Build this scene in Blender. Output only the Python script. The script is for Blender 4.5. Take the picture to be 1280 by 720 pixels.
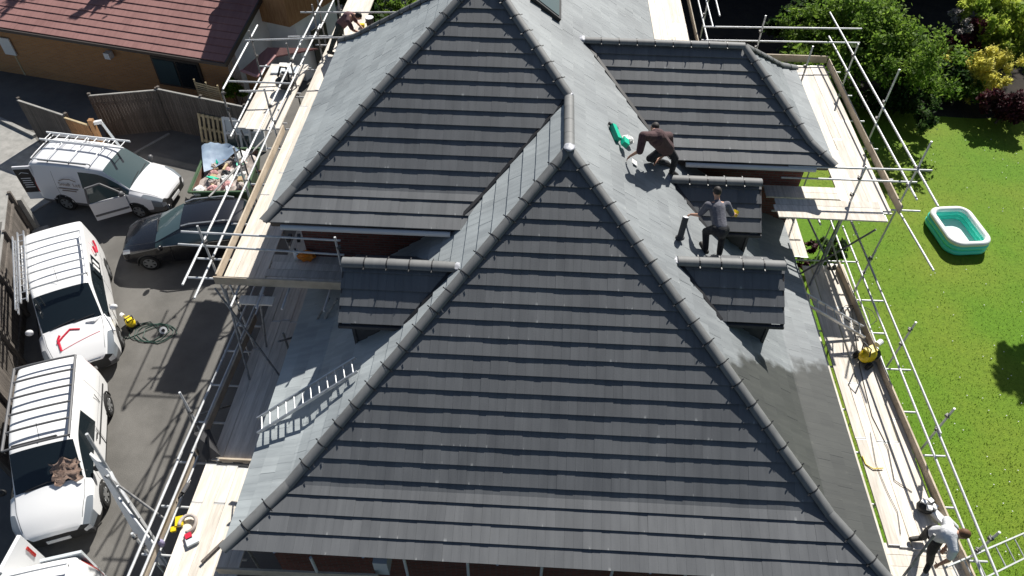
import bpy, math, random
import numpy as np
from mathutils import Matrix, Vector
random.seed(7); rng = np.random.default_rng(7)
for o in list(bpy.data.objects): bpy.data.objects.remove(o)
SC = bpy.context.scene; COL = SC.collection
# ---------------------------------------------------------------- camera
CAM = np.array([-0.614, -6.172, 16.736]); FPX = 915.15
def _rot(yaw, pitch, roll):
    f = np.array([-math.sin(yaw)*math.cos(pitch), math.cos(yaw)*math.cos(pitch), -math.sin(pitch)])
    r = np.array([math.cos(yaw), math.sin(yaw), 0]); u = np.cross(r, f)
    c, s = math.cos(roll), math.sin(roll)
    return np.array([c*r+s*u, -s*r+c*u, f])
RM = _rot(*np.radians([2.2443, 46.7743, 0.9413]))
cd = bpy.data.cameras.new('camera'); cam = bpy.data.objects.new('camera', cd); COL.objects.link(cam)
cd.sensor_width = 36; cd.lens = FPX/1280*36; cd.clip_start = .1; cd.clip_end = 600
cam.matrix_world = Matrix.Translation(CAM.tolist()) @ Matrix(np.array([RM[0], RM[1], -RM[2]]).T.tolist()).to_4x4()
SC.camera = cam
# ---------------------------------------------------------------- sky, sun, exposure
SUN_AZ, SUN_EL = math.radians(22.5), math.radians(43.3)      # azimuth from +Y towards +X
W = bpy.data.worlds.new('World'); SC.world = W; W.use_nodes = True
wn = W.node_tree; sky = wn.nodes.new('ShaderNodeTexSky'); sky.sky_type = 'NISHITA'; sky.sun_disc = False
sky.sun_elevation = SUN_EL; sky.sun_rotation = SUN_AZ
bg = wn.nodes['Background']; bg.inputs[1].default_value = .05; wn.links.new(sky.outputs[0], bg.inputs[0])
sl = bpy.data.lights.new('sun', 'SUN'); sl.energy = 5.0; sl.angle = math.radians(.53); sl.color = (1, .965, .9)
so = bpy.data.objects.new('sun', sl); COL.objects.link(so)
so.rotation_euler = Vector((-math.sin(SUN_AZ)*math.cos(SUN_EL), -math.cos(SUN_AZ)*math.cos(SUN_EL), -math.sin(SUN_EL))).to_track_quat('-Z', 'Y').to_euler()
so.location = (20, 40, 40)
vs = SC.view_settings; vs.view_transform = 'Standard'; vs.look = 'None'; vs.exposure = .55; vs.gamma = 1; vs.use_curve_mapping = False
# ---------------------------------------------------------------- pixel helpers (a pixel gives a direction, the surface gives the distance)
def ray(u, v): return RM.T @ np.array([(u-640)/FPX, (360-v)/FPX, 1.])
def P(u, v, z): r = ray(u, v); return CAM + r*(z-CAM[2])/r[2]
def PX(u, v, x): r = ray(u, v); return CAM + r*(x-CAM[0])/r[0]
def PN(u, v, p0, n): r = ray(u, v); n = np.array(n, float); return CAM + r*(n@(np.array(p0)-CAM))/(n@r)
# ---------------------------------------------------------------- mesh builder
class MB:
    def __init__(s): s.v = []; s.f = []; s.m = []; s.a = []
    def add(s, vs, fs, m=0, a=None):
        b = len(s.v); s.v += [tuple(map(float, x)) for x in vs]; s.f += [tuple(b+i for i in f) for f in fs]; s.m += [m]*len(fs)
        if a is not None: s.a += a
        return s
    def box(s, c, d, rz=0, m=0, R=None):
        c = np.array(c, float); h = np.array(d, float)/2
        R = np.array(R) if R is not None else np.array([[math.cos(rz), -math.sin(rz), 0], [math.sin(rz), math.cos(rz), 0], [0, 0, 1]])
        vs = [c + R @ (h*np.array(k)) for k in ((-1,-1,-1),(1,-1,-1),(1,1,-1),(-1,1,-1),(-1,-1,1),(1,-1,1),(1,1,1),(-1,1,1))]
        return s.add(vs, [(0,3,2,1),(4,5,6,7),(0,1,5,4),(1,2,6,5),(2,3,7,6),(3,0,4,7)], m)
    def beam(s, p0, p1, w, h, m=0, up=(0,0,1)):
        p0 = np.array(p0, float); p1 = np.array(p1, float); d = p1-p0; L = np.linalg.norm(d); d = d/L
        x = np.cross(d, up); x = x/(np.linalg.norm(x)+1e-9); z = np.cross(x, d)
        return s.box((p0+p1)/2, (w, L, h), m=m, R=np.array([x, d, z]).T)
    def tube(s, p0, p1, r, n=10, r2=None, m=0):
        p0 = np.array(p0, float); p1 = np.array(p1, float); d = p1-p0; d = d/(np.linalg.norm(d)+1e-9); r2 = r if r2 is None else r2
        x = np.cross(d, (0,0,1) if abs(d[2]) < .9 else (1,0,0)); x = x/np.linalg.norm(x); y = np.cross(d, x)
        ring = [math.cos(2*math.pi*i/n)*x + math.sin(2*math.pi*i/n)*y for i in range(n)]
        vs = [p0+r*q for q in ring]+[p1+r2*q for q in ring]
        return s.add(vs, [(i, (i+1)%n, n+(i+1)%n, n+i) for i in range(n)]+[tuple(range(n-1, -1, -1)), tuple(range(n, 2*n))], m)
    def path(s, pts, r, n=6, m=0):
        pts = [np.array(p, float) for p in pts]; vs = []; fs = []
        for i, p in enumerate(pts):
            d = pts[min(i+1, len(pts)-1)]-pts[max(i-1, 0)]; d = d/(np.linalg.norm(d)+1e-9)
            x = np.cross(d, (0,0,1) if abs(d[2]) < .9 else (1,0,0)); x = x/np.linalg.norm(x); y = np.cross(d, x)
            rr = r[i] if hasattr(r, '__len__') else r
            vs += [p+rr*(math.cos(2*math.pi*k/n)*x+math.sin(2*math.pi*k/n)*y) for k in range(n)]
        for i in range(len(pts)-1): fs += [(i*n+k, i*n+(k+1)%n, (i+1)*n+(k+1)%n, (i+1)*n+k) for k in range(n)]
        fs += [tuple(range(n-1, -1, -1)), tuple(range((len(pts)-1)*n, len(pts)*n))]
        return s.add(vs, fs, m)
    def ball(s, c, r, seg=12, rings=8, m=0, R=None):
        c = np.array(c, float); r = np.array(r if hasattr(r, '__len__') else (r, r, r), float); R = np.eye(3) if R is None else np.array(R)
        vs = [c+R@(r*(0,0,-1))]
        for i in range(1, rings):
            t = -math.pi/2+math.pi*i/rings
            vs += [c+R@(r*np.array((math.cos(t)*math.cos(2*math.pi*k/seg), math.cos(t)*math.sin(2*math.pi*k/seg), math.sin(t)))) for k in range(seg)]
        vs.append(c+R@(r*(0,0,1))); fs = [(0, 1+(k+1)%seg, 1+k) for k in range(seg)]
        for i in range(rings-2):
            a = 1+i*seg; fs += [(a+k, a+(k+1)%seg, a+seg+(k+1)%seg, a+seg+k) for k in range(seg)]
        a = 1+(rings-2)*seg; fs += [(a+k, a+(k+1)%seg, len(vs)-1) for k in range(seg)]
        return s.add(vs, fs, m)
    def cap(s, p0, r0, p1, r1, n=12, m=0):
        return s.tube(p0, p1, r0, n, r1, m).ball(p0, r0, n, 8, m).ball(p1, r1, n, 8, m)
    def prism(s, poly, dvec, m=0):
        n = len(poly); p = [np.array(q, float) for q in poly]; d = np.array(dvec, float)
        return s.add(p+[q+d for q in p], [tuple(range(n-1, -1, -1)), tuple(range(n, 2*n))]+[(i, (i+1)%n, n+(i+1)%n, n+i) for i in range(n)], m)
    def mesh(s, name, mats, smooth=False):
        me = bpy.data.meshes.new(name); me.from_pydata(s.v, [], s.f)
        for m in (mats if isinstance(mats, (list, tuple)) else [mats]): me.materials.append(m)
        if any(s.m): me.polygons.foreach_set('material_index', s.m)
        if smooth: me.shade_smooth()
        if s.a:
            at = me.attributes.new('tv', 'FLOAT_VECTOR', 'POINT'); at.data.foreach_set('vector', np.array(s.a, 'f').ravel())
        me.update(); return me
    def build(s, name, mats, parent=None, smooth=False):
        return link(name, s.mesh(name, mats, smooth), parent)
BASE = {}
def link(name, me, parent=None, local=False, mw=None):
    o = bpy.data.objects.new(name, me); COL.objects.link(o)
    if mw is not None: o.matrix_basis = mw; BASE[o.name] = mw
    else: BASE[o.name] = Matrix.Identity(4)
    if parent is not None:
        o.parent = parent
        if not parent.get('_local'):
            o.matrix_parent_inverse = WORLD(parent).inverted()
    return o
def WORLD(o):
    m = BASE[o.name]
    if o.parent is not None: m = WORLD(o.parent) @ o.matrix_parent_inverse @ m
    return m
def tag(o, label=None, cat=None, group=None, kind=None):
    for k, v in (('label', label), ('category', cat), ('group', group), ('kind', kind)):
        if v: o[k] = v
    return o
def thing(name, label, cat, loc=(0,0,0), rz=None, group=None):
    o = bpy.data.objects.new(name, None); COL.objects.link(o); o.empty_display_size = .2
    m = Matrix.Translation([float(x) for x in loc])
    if rz is not None: m = m @ Matrix.Rotation(rz, 4, 'Z')
    o.matrix_basis = m; BASE[o.name] = m; tag(o, label, cat, group)
    return o
def local_thing(*a, **k):
    o = thing(*a, **k); LOCALS.add(o.name); return o
LOCALS = set()
def part(name, mb, mats, parent, smooth=False):
    """a part given in its thing's own coordinates"""
    me = mb if isinstance(mb, bpy.types.Mesh) else mb.mesh(name, mats, smooth)
    o = bpy.data.objects.new(name, me); COL.objects.link(o); o.parent = parent; BASE[o.name] = Matrix.Identity(4); return o
# ---------------------------------------------------------------- materials
MAT = {}
def mat(name, c1, c2=None, rough=.7, scale=6., detail=6., metal=0., bump=0., bscale=None, rand=0., spec=.5, stretch=(1,1,1), island=0., coat=0., emit=None, trans=0., lo=.35, hi=.65, coords='Object', transl=0.):
    m = bpy.data.materials.new(name); MAT[name] = m; m.use_nodes = True; nt = m.node_tree; N = nt.nodes; L = nt.links
    b = N['Principled BSDF']; b.inputs['Roughness'].default_value = rough; b.inputs['Metallic'].default_value = metal
    b.inputs['Specular IOR Level'].default_value = spec; b.inputs['Coat Weight'].default_value = coat; b.inputs['Coat Roughness'].default_value = .05
    if trans: b.inputs['Transmission Weight'].default_value = trans
    col = None
    if c2 is None: 
        rgb = N.new('ShaderNodeRGB'); rgb.outputs[0].default_value = (*c1, 1); col = rgb.outputs[0]
        nz = None
    else:
        tc = N.new('ShaderNodeTexCoord'); mp = N.new('ShaderNodeMapping'); mp.inputs['Scale'].default_value = stretch
        L.new(tc.outputs[coords], mp.inputs[0]); nz = N.new('ShaderNodeTexNoise'); nz.inputs['Scale'].default_value = scale; nz.inputs['Detail'].default_value = detail; nz.inputs['Roughness'].default_value = .62
        L.new(mp.outputs[0], nz.inputs['Vector'])
        rp = N.new('ShaderNodeValToRGB'); rp.color_ramp.elements[0].position = lo; rp.color_ramp.elements[1].position = hi
        rp.color_ramp.elements[0].color = (*c1, 1); rp.color_ramp.elements[1].color = (*c2, 1); L.new(nz.outputs[0], rp.inputs[0]); col = rp.outputs[0]
    if rand or island:
        if island: g = N.new('ShaderNodeNewGeometry'); src = g.outputs['Random Per Island']
        else: g = N.new('ShaderNodeObjectInfo'); src = g.outputs['Random']
        mr = N.new('ShaderNodeMapRange'); k = rand or island; mr.inputs[3].default_value = 1-k; mr.inputs[4].default_value = 1+k; L.new(src, mr.inputs[0])
        mx = N.new('ShaderNodeMix'); mx.data_type = 'RGBA'; mx.blend_type = 'MULTIPLY'; mx.inputs[0].default_value = 1; L.new(col, mx.inputs[6])
        cb = N.new('ShaderNodeCombineColor'); [L.new(mr.outputs[0], cb.inputs[i]) for i in range(3)]; L.new(cb.outputs[0], mx.inputs[7]); col = mx.outputs[2]
    L.new(col, b.inputs['Base Color'])
    if transl:
        tb = N.new('ShaderNodeBsdfTranslucent'); L.new(col, tb.inputs[0]); ms = N.new('ShaderNodeMixShader'); ms.inputs[0].default_value = transl; L.new(b.outputs[0], ms.inputs[1]); L.new(tb.outputs[0], ms.inputs[2]); L.new(ms.outputs[0], N['Material Output'].inputs[0])
    if bump:
        tc2 = N.new('ShaderNodeTexCoord'); n2 = N.new('ShaderNodeTexNoise'); n2.inputs['Scale'].default_value = bscale or scale*3; n2.inputs['Detail'].default_value = 8; L.new(tc2.outputs[coords], n2.inputs['Vector'])
        bp = N.new('ShaderNodeBump'); bp.inputs['Strength'].default_value = bump; bp.inputs['Distance'].default_value = .02; L.new(n2.outputs[0], bp.inputs['Height']); L.new(bp.outputs[0], b.inputs['Normal'])
    return m
M = MAT
mat('asphalt', (.105,.1,.092), (.15,.143,.132), rough=.9, scale=.9, detail=12, bump=.5, bscale=60)
mat('soil', (.014,.011,.009), (.03,.023,.016), rough=1, scale=2, bump=.6)
mat('concrete', (.24,.235,.22), (.34,.33,.31), rough=.9, scale=3, bump=.3)
mat('paving', (.16,.15,.14), (.25,.235,.215), rough=.9, scale=5, bump=.3, rand=.15)
mat('board', (.47,.42,.355), (.76,.7,.62), lo=.22, rough=.85, scale=3, stretch=(6,.6,6), bump=.2, rand=.14)
mat('toe_board', (.4,.33,.25), (.55,.47,.37), rough=.85, scale=3, bump=.2, rand=.12)
mat('galv', (.46,.47,.48), (.62,.63,.64), rough=.55, scale=8, metal=.25, rand=.12)
mat('rusty_galv', (.16,.16,.16), (.34,.335,.33), rough=.65, scale=10, metal=.25, rand=.2)
mat('coupler', (.1,.1,.1), (.22,.21,.2), rough=.6, scale=30, metal=.6)
mat('alu', (.55,.56,.57), (.7,.7,.7), rough=.4, scale=10, metal=.8)
mat('fence_wood', (.07,.06,.05), (.15,.13,.115), rough=.9, scale=4, stretch=(4,4,.5), bump=.3, rand=.25)
mat('gate_wood', (.24,.12,.05), (.36,.2,.09), rough=.8, scale=4, stretch=(4,4,.5), rand=.15)
mat('pallet_wood', (.42,.33,.19), (.58,.47,.29), rough=.85, scale=6, rand=.15)
mat('white_paint', (.8,.8,.8), rough=.28, coat=.6)
mat('silver_white', (.7,.7,.72), rough=.3, coat=.5)
mat('black_paint', (.008,.008,.01), rough=.25, coat=.8)
mat('glass', (.012,.018,.022), rough=.05, spec=.8)
mat('glass_pale', (.05,.08,.085), rough=.05, spec=.8)
mat('cab_grey', (.18,.2,.19), (.34,.36,.33), rough=.8, scale=5)
mat('dark_plastic', (.02,.02,.021), rough=.55)
mat('grey_plastic', (.11,.11,.115), rough=.5)
mat('tyre', (.012,.012,.012), rough=.85)
mat('rim', (.45,.46,.47), rough=.35, metal=.8)
mat('chrome', (.7,.7,.7), rough=.15, metal=1)
mat('lamp', (.2,.225,.25), rough=.1, spec=.8, coat=.6)
mat('red_lamp', (.35,.02,.015), rough=.2, coat=.5)
mat('red_print', (.55,.02,.05), rough=.4)
mat('black_print', (.012,.01,.012), rough=.4)
mat('white_print', (.75,.75,.75), rough=.4)
mat('brown_print', (.2,.14,.1), rough=.5)
mat('yellow_plate', (.75,.55,.02), rough=.4)
mat('upvc', (.78,.79,.8), rough=.35)
mat('upvc_grey', (.62,.66,.68), rough=.35)
mat('white_render', (.62,.66,.66), (.72,.75,.75), rough=.9, scale=2, bump=.1)
mat('fascia', (.05,.04,.035), rough=.5)
mat('gutter_white', (.55,.56,.56), rough=.45)
mat('lead', (.24,.25,.28), (.4,.41,.45), rough=.5, scale=6, bump=.3)
mat('clip', (.012,.012,.014), rough=.5)
mat('deck', (.02,.02,.022), rough=.9)
mat('cladding', (.03,.03,.033), (.05,.05,.055), rough=.7, scale=3)
mat('green_plastic', (.0,.45,.28), rough=.4)
mat('skip_green', (.03,.075,.035), (.06,.11,.05), rough=.6, scale=3, bump=.1)
mat('skip_rust', (.09,.05,.035), (.16,.09,.06), rough=.85, scale=4)
mat('tarp', (.2,.27,.38), (.33,.42,.52), rough=.5, scale=2, bump=.4, bscale=4)
mat('yellow', (.75,.55,.01), rough=.4)
mat('orange', (.75,.22,.01), rough=.45)
mat('purple', (.3,.27,.42), rough=.4)
mat('cyan', (.02,.35,.4), rough=.5)
mat('pink', (.5,.25,.25), (.6,.35,.33), rough=.7)
mat('card', (.42,.3,.17), (.5,.37,.22), rough=.8)
mat('paper', (.72,.72,.7), rough=.7)
mat('rubble', (.3,.25,.22), (.5,.45,.42), rough=.9, scale=4)
mat('black_bag', (.015,.015,.016), rough=.35)
mat('cloth_brown', (.2,.13,.1), (.34,.24,.19), rough=.9, scale=12, bump=.5)
mat('hose_green', (.02,.06,.045), rough=.5)
mat('cable', (.015,.015,.015), rough=.6)
mat('pool_green', (.1,.8,.64), rough=.25, coat=.3)
mat('pool_white', (.8,.82,.8), rough=.3, coat=.3)
mat('pool_floor', (.72,.84,.82), rough=.15)
mat('skin', (.45,.24,.16), (.52,.29,.2), rough=.6, scale=8)
mat('hair_dark', (.012,.01,.009), (.03,.022,.018), rough=.7, scale=40)
mat('hair_brown', (.1,.045,.02), (.17,.08,.035), rough=.7, scale=40)
mat('shirt_maroon', (.055,.028,.03), (.09,.048,.05), rough=.9, scale=14, bump=.4)
mat('shirt_plum', (.1,.05,.055), (.15,.08,.085), rough=.9, scale=14, bump=.4)
mat('shirt_grey', (.085,.085,.105), (.14,.14,.165), rough=.9, scale=14, bump=.4)
mat('shirt_white', (.62,.63,.65), (.74,.74,.75), rough=.9, scale=14, bump=.4)
mat('trousers_dark', (.012,.013,.016), (.03,.03,.034), rough=.9, scale=14, bump=.4)
mat('trousers_green', (.02,.028,.026), (.04,.05,.045), rough=.9, scale=14, bump=.4)
mat('boot', (.02,.018,.016), (.05,.045,.04), rough=.7, scale=20)
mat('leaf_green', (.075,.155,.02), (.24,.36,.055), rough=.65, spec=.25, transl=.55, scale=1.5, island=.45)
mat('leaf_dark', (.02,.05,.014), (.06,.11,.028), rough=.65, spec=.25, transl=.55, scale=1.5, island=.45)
mat('leaf_lime', (.26,.38,.05), (.5,.56,.1), rough=.65, spec=.25, transl=.55, scale=1.5, island=.35)
mat('leaf_yellow', (.62,.58,.1), (.8,.74,.22), rough=.65, spec=.25, transl=.55, scale=1.5, island=.3)
mat('leaf_purple', (.04,.01,.016), (.11,.024,.034), rough=.65, spec=.25, transl=.3, scale=1.5, island=.4)
mat('leaf_silver', (.16,.14,.13), (.3,.26,.24), rough=.6, scale=1.5, island=.3)
mat('bark', (.05,.035,.025), (.1,.075,.055), rough=.95, scale=10, bump=.6)
mat('rust_pot', (.2,.085,.04), (.32,.14,.07), rough=.9, scale=5)
def brick_mat(name, c1, c2, mortar, bw=.225, bh=.075):
    m = bpy.data.materials.new(name); MAT[name] = m; m.use_nodes = True; N = m.node_tree.nodes; L = m.node_tree.links; b = N['Principled BSDF']; b.inputs['Roughness'].default_value = .9
    g = N.new('ShaderNodeNewGeometry'); s = N.new('ShaderNodeSeparateXYZ'); L.new(g.outputs['Position'], s.inputs[0])
    ad = N.new('ShaderNodeMath'); L.new(s.outputs[0], ad.inputs[0]); L.new(s.outputs[1], ad.inputs[1])
    cb = N.new('ShaderNodeCombineXYZ'); L.new(ad.outputs[0], cb.inputs[0]); L.new(s.outputs[2], cb.inputs[1])
    t = N.new('ShaderNodeTexBrick'); t.inputs['Scale'].default_value = 1; t.inputs['Brick Width'].default_value = bw; t.inputs['Row Height'].default_value = bh; t.inputs['Mortar Size'].default_value = .01
    t.inputs['Color1'].default_value = (*c1, 1); t.inputs['Color2'].default_value = (*c2, 1); t.inputs['Mortar'].default_value = (*mortar, 1); L.new(cb.outputs[0], t.inputs['Vector']); L.new(t.outputs[0], b.inputs['Base Color'])
    bp = N.new('ShaderNodeBump'); bp.inputs['Strength'].default_value = .5; bp.inputs['Distance'].default_value = .01; bp.invert = True; L.new(t.outputs[1], bp.inputs['Height']); L.new(bp.outputs[0], b.inputs['Normal'])
brick_mat('brick_red', (.1,.032,.026), (.16,.05,.04), (.1,.085,.075))
brick_mat('brick_brown', (.38,.18,.07), (.47,.235,.09), (.36,.24,.15))
# --- lawn
def lawn_mat():
    m = bpy.data.materials.new('lawn'); MAT['lawn'] = m; m.use_nodes = True; N = m.node_tree.nodes; L = m.node_tree.links; b = N['Principled BSDF']; b.inputs['Roughness'].default_value = .85; b.inputs['Specular IOR Level'].default_value = .2
    g = N.new('ShaderNodeNewGeometry')
    def noise(sc, det):
        n = N.new('ShaderNodeTexNoise'); n.inputs['Scale'].default_value = sc; n.inputs['Detail'].default_value = det; L.new(g.outputs['Position'], n.inputs['Vector']); return n.outputs[0]
    def ramp(src, a, c, ca, cb_):
        r = N.new('ShaderNodeValToRGB'); r.color_ramp.elements[0].position = a; r.color_ramp.elements[1].position = c; r.color_ramp.elements[0].color = (*ca, 1); r.color_ramp.elements[1].color = (*cb_, 1); L.new(src, r.inputs[0]); return r.outputs[0]
    big = ramp(noise(.28, 4), .38, .62, (.1,.205,.012), (.15,.215,.02))
    fine = ramp(noise(9, 10), .3, .7, (.84,.86,.84), (1.15,1.13,1.1)); fine2 = ramp(noise(55, 6), .3, .7, (.8,.83,.8), (1.2,1.17,1.15))
    x = N.new('ShaderNodeMix'); x.data_type = 'RGBA'; x.blend_type = 'MULTIPLY'; x.inputs[0].default_value = 1; L.new(big, x.inputs[6]); L.new(fine, x.inputs[7])
    y = N.new('ShaderNodeMix'); y.data_type = 'RGBA'; y.blend_type = 'MULTIPLY'; y.inputs[0].default_value = 1; L.new(x.outputs[2], y.inputs[6]); L.new(fine2, y.inputs[7]); L.new(y.outputs[2], b.inputs['Base Color'])
    bp = N.new('ShaderNodeBump'); bp.inputs['Strength'].default_value = .8; bp.inputs['Distance'].default_value = .03; L.new(noise(40, 8), bp.inputs['Height']); L.new(bp.outputs[0], b.inputs['Normal'])
lawn_mat()
mat('grass_blade', (.1,.215,.012), (.15,.225,.022), rough=.7, spec=.2, scale=.6, island=.3, transl=.35)
# --- roof tiles: charcoal base with a paler tone on the side slopes, streaks down the slope, pale dust at the butt edges, a wet patch where the washer has been
def tile_mat(name, dark, light, dust=(.42,.43,.42), wet=False, dustamt=.62, rough=.55):
    m = bpy.data.materials.new(name); MAT[name] = m; m.use_nodes = True; N = m.node_tree.nodes; L = m.node_tree.links; b = N['Principled BSDF']
    g = N.new('ShaderNodeNewGeometry'); oi = N.new('ShaderNodeObjectInfo'); at = N.new('ShaderNodeAttribute'); at.attribute_name = 'tv'
    sp = N.new('ShaderNodeSeparateXYZ'); L.new(at.outputs['Vector'], sp.inputs[0])       # x: random per tile, y: 0 butt edge .. 1
    def math_(op, a, c=None, cl=False):
        n = N.new('ShaderNodeMath'); n.operation = op; n.use_clamp = cl
        for i, q in enumerate((a, c)):
            if q is None: continue
            if isinstance(q, (int, float)): n.inputs[i].default_value = q
            else: L.new(q, n.inputs[i])
        return n.outputs[0]
    def noise(sc, det, st=(1,1,1)):
        mp = N.new('ShaderNodeMapping'); mp.inputs['Scale'].default_value = st; L.new(g.outputs['Position'], mp.inputs[0])
        n = N.new('ShaderNodeTexNoise'); n.inputs['Scale'].default_value = sc; n.inputs['Detail'].default_value = det; L.new(mp.outputs[0], n.inputs['Vector']); return n.outputs[0]
    sn = N.new('ShaderNodeSeparateXYZ'); L.new(g.outputs['Normal'], sn.inputs[0])
    side = math_('GREATER_THAN', math_('ABSOLUTE', sn.outputs[0]), math_('ABSOLUTE', sn.outputs[1]))
    st = N.new('ShaderNodeMix'); L.new(side, st.inputs[0]); L.new(noise(1, 5, (9,1.1,1.1)), st.inputs[2]); L.new(noise(1, 5, (1.1,9,1.1)), st.inputs[3])
    rnd = math_('FRACT', math_('ADD', oi.outputs['Random'], sp.outputs[0]))
    f = math_('ADD', math_('MULTIPLY', math_('SUBTRACT', st.outputs[0], .5), 1.1), math_('ADD', .5, math_('MULTIPLY', math_('SUBTRACT', rnd, .5), .36)))
    f = math_('ADD', f, math_('MULTIPLY', math_('SUBTRACT', noise(.5, 3), .5), .9), True)
    c = N.new('ShaderNodeMix'); c.data_type = 'RGBA'; c.inputs[6].default_value = (*dark, 1); c.inputs[7].default_value = (*light, 1); L.new(f, c.inputs[0]); col = c.outputs[2]
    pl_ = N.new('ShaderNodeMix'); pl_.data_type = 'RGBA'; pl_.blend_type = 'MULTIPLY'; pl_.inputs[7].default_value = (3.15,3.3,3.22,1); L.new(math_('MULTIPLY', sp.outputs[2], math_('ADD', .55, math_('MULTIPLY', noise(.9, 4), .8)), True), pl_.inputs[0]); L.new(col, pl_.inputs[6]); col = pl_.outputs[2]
    edge = math_('MULTIPLY', math_('SUBTRACT', 1, math_('MULTIPLY', sp.outputs[1], 6), True), math_('GREATER_THAN', st.outputs[0], dustamt), True)
    edge = math_('MULTIPLY', edge, .55)
    d = N.new('ShaderNodeMix'); d.data_type = 'RGBA'; d.inputs[7].default_value = (*dust, 1); L.new(edge, d.inputs[0]); L.new(col, d.inputs[6]); col = d.outputs[2]
    b.inputs['Roughness'].default_value = rough
    if wet:
        ps = N.new('ShaderNodeSeparateXYZ'); L.new(g.outputs['Position'], ps.inputs[0])
        lim = math_('ADD', 3.35, math_('MULTIPLY', math_('SUBTRACT', noise(1.3, 5), .5), 1.6))
        lim = math_('ADD', lim, math_('MULTIPLY', math_('SUBTRACT', ps.outputs[0], 4.4), .55))
        wm = math_('MULTIPLY', math_('MULTIPLY', math_('SUBTRACT', lim, ps.outputs[1]), 5., True), math_('GREATER_THAN', sn.outputs[0], .25))
        w = N.new('ShaderNodeMix'); w.data_type = 'RGBA'; w.blend_type = 'MULTIPLY'; w.inputs[7].default_value = (.24,.235,.21,1); L.new(math_('MULTIPLY', wm, 1.), w.inputs[0]); L.new(col, w.inputs[6]); col = w.outputs[2]
    L.new(col, b.inputs['Base Color'])
    bp = N.new('ShaderNodeBump'); bp.inputs['Strength'].default_value = .15; bp.inputs['Distance'].default_value = .005; L.new(noise(50, 6), bp.inputs['Height']); L.new(bp.outputs[0], b.inputs['Normal'])
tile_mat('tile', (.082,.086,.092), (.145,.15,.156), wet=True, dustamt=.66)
tile_mat('ridge', (.11,.113,.115), (.2,.203,.2), rough=.65)
tile_mat('red_tile', (.21,.1,.092), (.32,.165,.15), dust=(.35,.2,.18), dustamt=.7, rough=.85)
# ---------------------------------------------------------------- the setting
def sheet(name, pts, z, m):
    return tag(MB().add([(x, y, z) for x, y in pts], [tuple(range(len(pts)))]).build(name, M[m]), kind='structure')
sheet('ground', [(-150,-150),(150,-150),(150,150),(-150,150)], 0, 'soil')
sheet('driveway', [(-60,-40),(-5.2,-40),(-5.2,30),(-60,30)], .004, 'asphalt')
def wavy(a, b, n, amp, seed):
    r = random.Random(seed); return [(a[0]+(b[0]-a[0])*i/n+r.uniform(-amp, amp), a[1]+(b[1]-a[1])*i/n+r.uniform(-amp, amp)) for i in range(n+1)]
LAWN = [(6.9,-40),(70,-40),(70,22)]+wavy((40,21),(15.5,20.2),14,.25,1)+wavy((14.8,20.6),(9.3,20.8),8,.3,2)+[(6.9,20.5)]
sheet('lawn', LAWN, .008, 'lawn')
sheet('side_path', [(5.2,-12),(6.6,-12),(6.6,9),(5.2,9)], .004, 'paving')
sheet('back_lawn', [(-6.5,21),(-1.5,21),(-1.5,48),(-6.5,48)], .008, 'lawn')
# pale concrete apron beside the driveway, with its kerb
sheet('apron', [(-26,8),(-17.9,11.9),(-17.2,13.6),(-19.9,16.3),(-26,19.4)], .008, 'concrete')
k = MB(); k.beam((-26,19.55,.06),(-19.9,16.35,.06),.14,.12); tag(k.build('kerb', M['concrete']), kind='structure')
k = MB(); k.beam((-14.9,16.9,.02),(-17.7,12.4,.02),.09,.06); k.beam((-17.7,12.4,.02),(-18.4,11.0,.02),.09,.06); tag(k.build('edging_kerb', M['concrete']), kind='structure')
# loose grass tufts and daisies on the lawn in view
def grass():
    n = 16000; u = rng.uniform(1020, 1285, n); v = rng.uniform(130, 725, n); pts = []
    for a, c in zip(u, v):
        p = P(a, c, 0)
        if p[0] > 7.0 and p[1] < 20.3 and not ((p[0]-13.65)**2/.95**2+(p[1]-12.95)**2/1.2**2 < 1): pts.append(p)
    pts = np.array(pts); n = len(pts); a = rng.uniform(0, 2*math.pi, n); h = rng.uniform(.02, .05, n); w = rng.uniform(.006, .012, n)
    d = np.stack([np.cos(a), np.sin(a), 0*a], 1); t = np.stack([-np.sin(a), np.cos(a), 0*a], 1)*rng.uniform(-.05, .05, (n, 1))
    v = np.stack([pts-d*w[:, None], pts+d*w[:, None], pts+t+np.stack([0*a, 0*a, h], 1)], 1).reshape(-1, 3); v[:, 2] += .008
    me = bpy.data.meshes.new('grass'); me.from_pydata(v.tolist(), [], [(3*i, 3*i+1, 3*i+2) for i in range(n)]); me.materials.append(M['grass_blade'])
    tag(link('grass', me), 'short mown grass blades of the sunny garden lawn', 'grass', kind='stuff')
    mb = MB(); r = random.Random(4)
    for i in range(130):
        p = P(r.uniform(1060, 1280), r.uniform(150, 715), .05)
        if p[0] > 8.4 and p[1] < 19.5 and not (12.3 < p[0] < 15 and 11.4 < p[1] < 14.6): mb.ball(p, (.018,.018,.01), 6, 4)
    tag(mb.build('daisies', M['paper']), 'tiny white daisies scattered over the green lawn', 'daisies', kind='stuff')
grass()
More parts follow.
